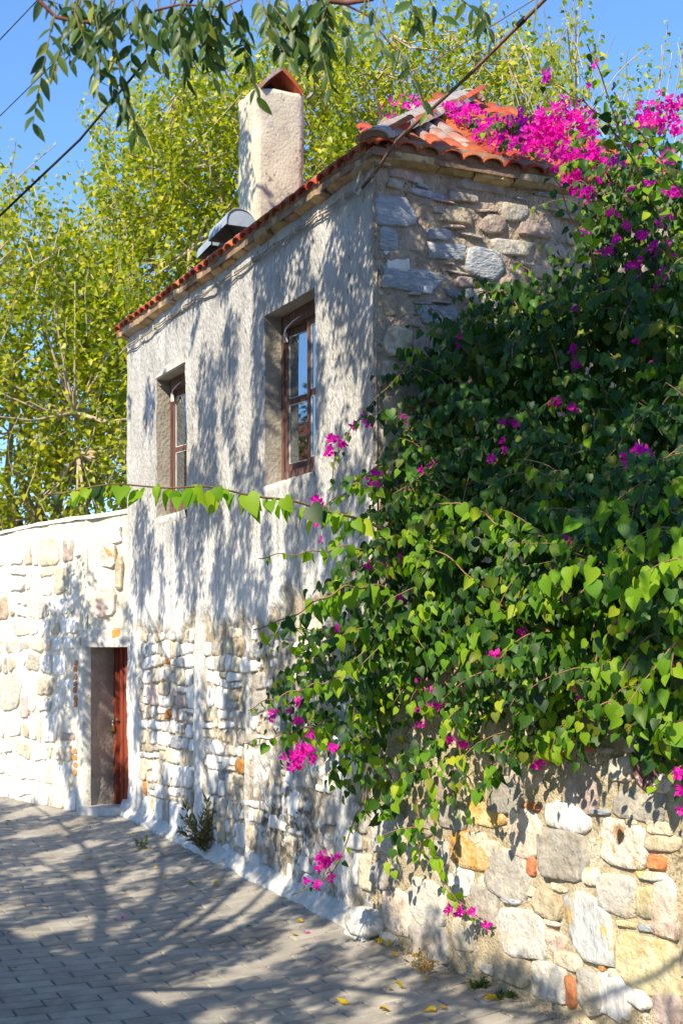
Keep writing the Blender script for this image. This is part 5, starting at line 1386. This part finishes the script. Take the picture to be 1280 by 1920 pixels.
# limbs towards the crown
cand_ = keepP[keepP[:, 0] < -2.2]; cent = cand_[rng.choice(len(cand_), 9, replace=False)]
def blocked(v):
    if v.y < .2: return False
    a_, b_ = project(v); return -60 < a_ < 1340 and -60 < b_ < 1990
for c in cent:
    e = Vector(c); m1 = hub.lerp(e, .4) + Vector((0, -.2, .9)); m2 = hub.lerp(e, .75) + Vector((0, 0, .35)); pts = []
    ctrl = [hub, m1, m2, e]
    for i in range(9):
        t = i / 8; pts.append(ctrl[0] * (1 - t) ** 3 + ctrl[1] * 3 * t * (1 - t) ** 2 + ctrl[2] * 3 * t * t * (1 - t) + ctrl[3] * t ** 3)
    if any(blocked(v) for v in pts): continue
    mb.tube(pts, .045, .008, n=6)
# limb carrying the visible sprays, just above the picture
lim_pts = [hub, Vector((-3.0, 4.1, 4.1)), Vector((-1.7, 3.7, 3.75)), Vector((-.75, 3.5, 3.56)), Vector((0.1, 3.45, 3.50)), Vector((.6, 3.45, 3.52)), Vector((1.1, 3.4, 3.6))]
mb.tube(lim_pts[:3], .045, .024, n=7); mb.tube(lim_pts[2:], .022, .007, n=7)
build('trunk', mb, M['dark_bark'], parent=st, smooth=True)
SPR = [((105, 20), (62, 235), 16), ((135, 40), (95, 150), 9), ((165, 60), (185, 175), 10), ((205, 40), (265, 275), 17), ((195, 90), (230, 215), 9), ((235, 30), (245, 130), 8), ((250, 40), (290, 90), 7), ((300, 10), (352, 150), 12), ((340, 10), (348, 112), 9), ((372, 0), (402, 150), 12), ((392, 10), (420, 130), 10),
       ((430, 0), (482, 185), 14), ((452, 10), (455, 120), 9), ((500, 0), (560, 85), 9), ((505, 20), (525, 95), 8), ((540, 10), (592, 150), 13), ((560, 0), (560, 70), 8), ((585, 0), (625, 185), 14), ((610, 10), (610, 120), 9), ((640, 0), (655, 90), 7), ((680, 40), (720, 105), 7),
       ((740, 80), (800, 215), 7), ((690, 0), (715, 45), 5), ((770, 0), (785, 45), 5), ((805, 0), (830, 35), 4), ((865, 0), (905, 55), 7), ((900, 0), (925, 75), 5), ((1000, 55), (1030, 120), 3), ((70, 0), (140, 20), 6), ((270, 0), (280, 60), 6), ((480, 0), (500, 60), 6), ((330, 0), (310, 70), 6), ((410, -10), (400, 60), 6), ((530, -10), (520, 50), 6), ((150, 0), (160, 70), 7), ((205, 0), (190, 70), 6), ((625, -10), (600, 60), 6), ((350, -10), (372, 60), 6)]
for k in range(20):
    x = random.uniform(110, 640); y = random.uniform(-15, 30); SPR.append(((x, y), (x + random.uniform(-45, 55), y + random.uniform(60, 150)), random.randint(7, 12)))
tw = MB(); P, T, N, L = [], [], [], []
for (a, b, n_) in SPR:
    D = random.uniform(3.25, 3.7); A = np.array(at_depth(a[0], a[1], D)); B_ = np.array(at_depth(b[0], b[1], D + random.uniform(-.15, .15)))
    mid_ = (A + B_) / 2 + np.array((random.uniform(-.02, .02), 0, .015)); path = [A * (1 - t) ** 2 + mid_ * 2 * t * (1 - t) + B_ * t * t for t in np.linspace(0, 1, 9)]
    tw.tube(path, .0016, .0008, n=5, cap=False)
    tw.tube([path[0] + np.array((random.uniform(-.05, .05), 0, 0.14)), path[0]], .002, .0016, n=5, cap=False)
    for i in range(n_):
        f_ = (i + .8) / n_; k = min(7, int(f_ * 8)); p = path[k] * (1 - f_ * 8 + k) + path[k + 1] * (f_ * 8 - k); d = path[k + 1] - path[k]; d /= np.linalg.norm(d)
        sdv = np.array((1, .25, 0)) * (1 if i % 2 else -1) + rng.normal(0, .35, 3)
        P.append(p); T.append(np.array((0, 0, -1)) * rng.uniform(.45, 1.0) + sdv * rng.uniform(.2, .95) + d * .3); N.append(np.array((-.3, -1, .35)) + rng.normal(0, .55, 3)); L.append(random.uniform(.036, .060))
P, T, N, L = map(np.array, (P, T, N, L)); pm = rng.permutation(len(P)); P, T, N, L = P[pm], T[pm], N[pm], L[pm]
nn_ = min(296, len(P)); me_p = unit_mesh('leaflet', LANCE, M['p_leaf'])
leaf_objects('leaflet', me_p, P[:nn_], T[:nn_], N[:nn_], L[:nn_], st)
if len(P) > nn_:
    V1, T1 = leaves(P[nn_:] - o0, T[nn_:], N[nn_:], L[nn_:], LANCE); q_ = new_obj('spray', np_mesh('spray', V1, T1, M['p_leaf']), st); q_['kind'] = 'stuff'
for pl, r in (([(40, -60), (78, 5), (105, 32), (150, 42), (195, 38)], .006), ([(560, -30), (600, 0), (650, 6), (700, -2)], .008), ([(640, 5), (690, 30), (725, 75), (760, 115), (800, 205)], .0026), ([(290, 20), (340, 8), (420, 14), (470, -10)], .003)):
    bw = MB(); bw.tube([at_depth(x, y, 3.45) for x, y in pl], r, r * .6, n=6); build('branch', bw, M['red_twig'], parent=st, smooth=True)
q_ = build('rachis', tw, M['green_twig'], parent=st, smooth=True); q_['kind'] = 'stuff'

# ------------------------------------------------------------------ wires and conduit
mb = MB(); A = FAC.pt(.16, 4.93, .05); B_ = at_depth(745, 262, 8.95); C_ = at_depth(1020, 0, 7.9); D_ = C_ + (C_ - B_) * 1.2
mb.tube([A, A.lerp(B_, .4) + Vector((0, 0, -.015)), B_, B_.lerp(C_, .5) + Vector((0, 0, -.02)), C_, D_], .0115, .0105, n=8)
co = build('service_cable', mb, M['conduit'], origin=A, smooth=True); tag(co, 'thick brown service cable rising from the house corner to upper right', 'cable')
mb = MB(); mb.tube([FAC.pt(.16, 4.93, .05), FAC.pt(.20, 4.90, .055), FAC.pt(.24, 4.93, .06), FAC.pt(.20, 4.99, .06), FAC.pt(.15, 5.06, .055)], .012, n=7); build('cable_hook', mb, M['putty'], parent=co, smooth=True)
mb = MB(); w0 = C_.lerp(D_, .1); mb.tube([B_ + Vector((.02, -.03, .35)), C_ + Vector((0, -.02, .03)), D_ + Vector((0, 0, .05))], .0035, n=5); build('guy_wire', mb, M['steel'], parent=co)
mb = MB(); qc = B_.lerp(C_, .86); dd = (C_ - B_).normalized(); mb.tube([qc - dd * .03, qc + dd * .03], .017, n=8); build('cable_joint', mb, M['black'], parent=co)
for pts, r, lab, dep in (([(-260, 660), (0, 405), (150, 262), (290, 95), (420, -80), (700, -460)], .006, 'black overhead cable crossing the sky at the left', (7.5, 7.2, 7, 6.8, 6.6, 6)), ([(-200, 290), (0, 75), (130, -62), (300, -250)], .003, 'thin pale overhead wire at the top left corner of the sky', (8, 8, 8, 8)),
                         ([(-200, 430), (0, 218), (110, 110), (300, -90), (500, -300)], .0025, 'very thin overhead wire between the other two', (8, 8, 8, 8, 8))):
    mb = MB(); q = [at_depth(x, y, d_) for (x, y), d_ in zip(pts, dep)]; mb.tube(q, r, n=6)
    o = build('overhead_wire', mb, M['black'], origin=q[0], smooth=True); tag(o, lab, 'wire', 'overhead wires')

# ------------------------------------------------------------------ buildings and cypress outside the picture: one shades the lane, one shows in the panes
def simple_house(name, label, corner, a, b, La, Lb, H, rise, wins):
    o = thing(name, (corner.x, corner.y, -.8), label, 'house'); a = a.normalized(); b = b.normalized()
    q = [corner, corner + a * La, corner + a * La + b * Lb, corner + b * Lb]
    mb = MB(); vs = [(p.x, p.y, -1) for p in q] + [(p.x, p.y, H) for p in q]
    mb.add(vs, [(k, (k + 1) % 4, 4 + (k + 1) % 4, 4 + k) for k in range(4)] + [(4, 5, 6, 7)]); build('wall', mb, M['neighbour'], parent=o)
    mb = MB(); e = .25; r0 = [corner - a * e - b * e, corner + a * (La + e) - b * e, corner + a * (La + e) + b * (Lb + e), corner - a * e + b * (Lb + e)]
    m0 = corner - a * e + b * Lb / 2; m1 = corner + a * (La + e) + b * Lb / 2
    vs = [(p.x, p.y, H + .02) for p in r0] + [(m0.x, m0.y, H + rise), (m1.x, m1.y, H + rise)] + [(p.x, p.y, H - .08) for p in r0]
    mb.add(vs, [(0, 1, 5, 4), (2, 3, 4, 5), (0, 4, 3), (1, 2, 5), (0, 6, 7, 1), (1, 7, 8, 2), (2, 8, 9, 3), (3, 9, 6, 0), (6, 7, 8, 9)]); rf = build('roof', mb, M['roof_tile'], parent=o)
    for (s_, z0, w, h) in wins:
        mb = MB(); fr = Frame(corner, a, -b); qbox(fr, s_, s_ + w, z0, z0 + h, -.05, .012, mb); wn_ = build('window', mb, M['glass'], parent=o)
        mb = MB(); qbox(fr, s_ - .06, s_, z0 - .06, z0 + h + .06, -.05, .03, mb); qbox(fr, s_ + w, s_ + w + .06, z0 - .06, z0 + h + .06, -.05, .03, mb); qbox(fr, s_, s_ + w, z0 + h, z0 + h + .06, -.05, .028, mb); qbox(fr, s_, s_ + w, z0 - .06, z0, -.05, .028, mb); build('frame', mb, M['wood'], parent=wn_)
    return o
ea = Vector((-.547, .837)).normalized(); eb = Vector((-ea.y, ea.x))
simple_house('house', 'plain rendered house across the lane that shades its near edge', Vector((-4.84, 2.70)) - ea * 6.2, ea, eb, 9.0, 5, 5.0, 1.0, [(1, .9, .8, 1.2), (3.4, .9, .8, 1.2), (5.8, 3.1, .8, 1.2), (3.4, 3.1, .8, 1.2)])
simple_house('house', 'ochre house with terracotta roof mirrored in the window panes', Vector((-13.0, 17.0)), Vector((-.2, 1)), Vector((-1, -.2)), 9, 6, 5.0, 1.6, [(1, 1, .9, 1.3), (4, 1, .9, 1.3), (7, 1, .9, 1.3)])
cyp = thing('cypress', (-11.4, 18.4, -.8), 'dark cypress tree mirrored in the near window', 'tree')
mb = MB(); mb.tube([(-11.4, 18.4, -.9), (-11.4, 18.4, 1.5)], .16, .12, n=8); build('trunk', mb, M['dark_bark'], parent=cyp)
n_ = 5000; hh = rng.uniform(0, 1, n_) ** .9; rr = (.75 * (1 - hh) ** .55 + .05) * np.minimum(1, hh * 6 + .3) * np.sqrt(rng.uniform(.3, 1, n_)); an = rng.uniform(0, 6.283, n_)
P = np.stack([rr * np.cos(an), rr * np.sin(an), 1.2 + hh * 9.5], 1); V_, T_ = leaves(P, np.stack([np.cos(an) * .4, np.sin(an) * .4, np.ones(n_)], 1) + rng.normal(0, .2, (n_, 3)), np.stack([np.cos(an), np.sin(an), np.zeros(n_)], 1), rng.uniform(.2, .35, n_), SLIM)
new_obj('crown', np_mesh('crown', V_, T_, M['w_leaf']), cyp)

# ------------------------------------------------------------------ weeds, fallen leaves, petals
def weed(px, py, label, cat, nst, h, leaf, tm, nl, m='w_leaf', lean=.4, name='weed', base=None):
    b = base if base is not None else ground_hit(px, py)
    if base is None: b.z += .0
    o = thing(name, b, label, cat); mb = MB(); P, T, N, L = [], [], [], []
    for s_ in range(nst):
        d = np.array((random.gauss(0, lean), random.gauss(-.15, lean), 1.0)); d /= np.linalg.norm(d); p = np.array(b) + np.array((random.uniform(-.03, .03), random.uniform(-.03, .03), -.01)); hh = h * random.uniform(.6, 1.1); pts = [p.copy()]
        for i in range(6):
            d = d + rng.normal(0, .1, 3); d /= np.linalg.norm(d); p = p + d * hh / 6; pts.append(p.copy())
            for j in range(nl):
                sv = rng.normal(0, 1, 3); P.append(p - d * random.random() * hh / 6); T.append(d * .8 + sv * .6); N.append(sv + SUNV * .8); L.append(leaf * random.uniform(.6, 1.1))
        mb.tube(pts, .0045 if h > .3 else .0015, .001, n=5)
    V_, T_ = leaves(np.array(P) - np.array(b), np.array(T), np.array(N), np.array(L), tm)
    build('stem', mb, M['vine_stem'], parent=o, smooth=True)
    q_ = new_obj('leaves', np_mesh('leaves', V_, T_, M[m]), o); q_['kind'] = 'stuff'
bp_ = FAC.pt(*[FAC.hit(400, 1600)[0]], .0, .09); bp_.z = ground(bp_.x, bp_.y) + .06
weed(0, 0, 'small oleander-like shrub growing out of the footing of the rendered wall', 'shrub', 12, .42, .085, SLIM, 5, m='shrub_leaf', lean=.42, name='shrub', base=bp_)
weed(268, 1592, 'tiny green tuft at the footing left of the shrub', 'weed', 8, .14, .04, SLIM, 3, name='weed')
weed(1012, 1842, 'leafy green weed at the foot of the garden wall beneath the grey boulder', 'weed', 7, .14, .06, LANCE, 3, name='weed')
weed(900, 1850, 'low sparse green weed between pavers near the garden wall', 'weed', 9, .06, .04, SLIM, 4, lean=1.2, name='weed')
weed(800, 1822, 'dry reddish grass tuft at the foot of the garden wall', 'weed', 16, .18, .05, SLIM, 1, m='dry_grass', lean=.7, name='dry_weed')
weed(757, 1790, 'thin upright seeding weed by the pale boulder at the corner', 'weed', 4, .26, .02, SLIM, 3, lean=.15, name='weed')
weed(1095, 1898, 'low green and yellow weed patch at the bottom of the garden wall', 'weed', 16, .08, .04, LANCE, 3, lean=1.1, name='weed')
weed(950, 1868, 'flat green weed in the paving by two yellow leaves', 'weed', 10, .05, .035, SLIM, 4, lean=1.5, name='weed')
weed(655, 1630, 'green sprig at the footing under the hanging magenta flowers', 'weed', 4, .12, .03, SLIM, 2, name='weed')
FLv = [(22, 1542, 'dark curled leaf on the far shaded pavers', 'w'), (255, 1567, 'green-yellow leaf lying by the footing near the door', 'y'), (172, 1615, 'brown and yellow curled leaf on the far pavers', 'y'), (141, 1662, 'single yellow leaf in mid-lane shade', 'y'), (234, 1684, 'small yellow leaf in the middle of the lane', 'y'),
       (292, 1631, 'yellow leaf below the tiny green tuft', 'y'), (303, 1648, 'little yellow leaf a step below the first', 'y'), (218, 1637, 'pale yellow sliver of leaf on a sunny paver', 'y'), (350, 1658, 'pale grey-green leaf on the lane', 'w'), (411, 1658, 'large yellow-brown curled leaf below the shrub', 'y'),
       (462, 1742, 'flat grey-green leaf in the middle of the shade', 'w'), (18, 1749, 'dark green leaf near the left edge of the lane', 'w'), (30, 1820, 'pale green leaf in the deep lower left shade', 'w'), (558, 1757, 'yellow curled leaf beside a magenta petal', 'y'), (567, 1732, 'small yellow-green leaf close to the white footing', 'y'),
       (705, 1764, 'yellow leaf touching the pale corner boulder', 'y'), (714, 1772, 'folded yellow leaf beside the boulder', 'y'), (738, 1771, 'flat yellow leaf under the thin weed', 'y'), (766, 1777, 'big bright yellow leaf standing at the wall foot', 'y'), (742, 1796, 'thin yellow leaf in front of the weed', 'y'),
       (780, 1797, 'long yellow leaf right of the thin weed', 'y'), (824, 1800, 'orange-yellow leaf nearing the dry tuft', 'y'), (735, 1857, 'slim yellow leaf on the sunny pavers', 'y'), (751, 1856, 'upright pointed yellow leaf on the sunny pavers', 'y'), (801, 1843, 'pale yellow leaf below the dry grass tuft', 'y'), (652, 1886, 'long curled brown-yellow leaf near the bottom of the picture', 'y'),
       (712, 1897, 'small crinkled yellow leaf near the bottom edge', 'y'), (817, 1899, 'bright lime-yellow leaf near the bottom edge', 'y'), (838, 1893, 'pale cream leaf beside the lime-yellow one', 'y'), (929, 1877, 'orange-yellow leaf left of the flat weed', 'y'), (993, 1878, 'wide yellow leaf right of the flat weed', 'y'), (918, 1833, 'little yellow leaf standing below the white chip stone', 'y'),
       (960, 1840, 'tiny yellow leaf at the wall foot below the boulder', 'y'), (1080, 1905, 'curled yellow leaf in the weed patch', 'y'), (1060, 1890, 'brown-yellow leaf left of the weed patch', 'y'), (1122, 1893, 'dry yellow leaf against the white stone', 'y')]
fl_me = [np_mesh('fallen_leaf', *tmpl(.28, .10, .34, .36, .18, .72, base=.0, fold=f_, curl=c_), M['yellow']) for f_, c_ in ((.7, .5), (.3, -.6), (1.0, .2))]
fl_mg = np_mesh('fallen_leaf', *tmpl(.28, .10, .34, .36, .18, .72, base=.0, fold=.4, curl=.3), M['w_leaf'])
for i, (px, py, lab, kd) in enumerate(FLv):
    p = ground_hit(px, py); s_ = random.uniform(.045, .07) * (1.25 if 'big' in lab or 'large' in lab or 'long' in lab else .75 if 'tiny' in lab or 'small' in lab or 'little' in lab else 1)
    if 'standing' in lab or 'upright' in lab: ti = .9
    else: ti = random.uniform(-.15, .3)
    M4 = Matrix.Translation(p + Vector((0, 0, .012))) @ Matrix.Rotation(random.uniform(0, 6.28), 4, 'Z') @ Matrix.Rotation(ti, 4, 'X') @ Matrix.Rotation(random.uniform(-.3, .3), 4, 'Y') @ Matrix.Scale(s_ * 1.15, 4)
    o = place('fallen_leaf', fl_me[i % 3] if kd == 'y' else fl_mg, M4); tag(o, lab, 'leaf', 'fallen leaves on the pavers')
for (px, py, lab) in ((575, 1752, 'magenta petal lying on the lane near the footing'), (231, 1724, 'crumpled magenta petal in mid-lane shade'), (1132, 1908, 'pink petal lying in the weeds at the wall foot')):
    p = ground_hit(px, py); o = place('fallen_petal', me_f, Matrix.Translation(p + Vector((0, 0, .008))) @ Matrix.Rotation(random.uniform(0, 6), 4, 'Z') @ Matrix.Scale(.03, 4)); tag(o, lab, 'petal', 'fallen petals')

lit = MB(); P, T, N, L = [], [], [], []
for k in range(520):
    t = random.uniform(.1, 3.2) if random.random() < .8 else random.uniform(-4, 0); o = abs(random.gauss(0, .09)) + .07
    p = GAR.pt(t, 0, o) if t > 0 else FAC.pt(-t, 0, o + .12); P.append((p.x, p.y, ground(p.x, p.y) + .006 + random.random() * .006)); a = random.uniform(0, 6.28)
    T.append((math.cos(a), math.sin(a), random.uniform(-.2, .3))); N.append((random.gauss(0, .4), random.gauss(0, .4), 1)); L.append(random.uniform(.008, .024))
V_, T_ = leaves(np.array(P), np.array(T), np.array(N), np.array(L), SIMPLE)
o = new_obj('leaf_litter', np_mesh('leaf_litter', V_, T_, M['dry_grass'])); o['kind'] = 'stuff'; o['label'] = 'crumbs of dry leaf and dirt along the foot of the walls'; o['category'] = 'litter'
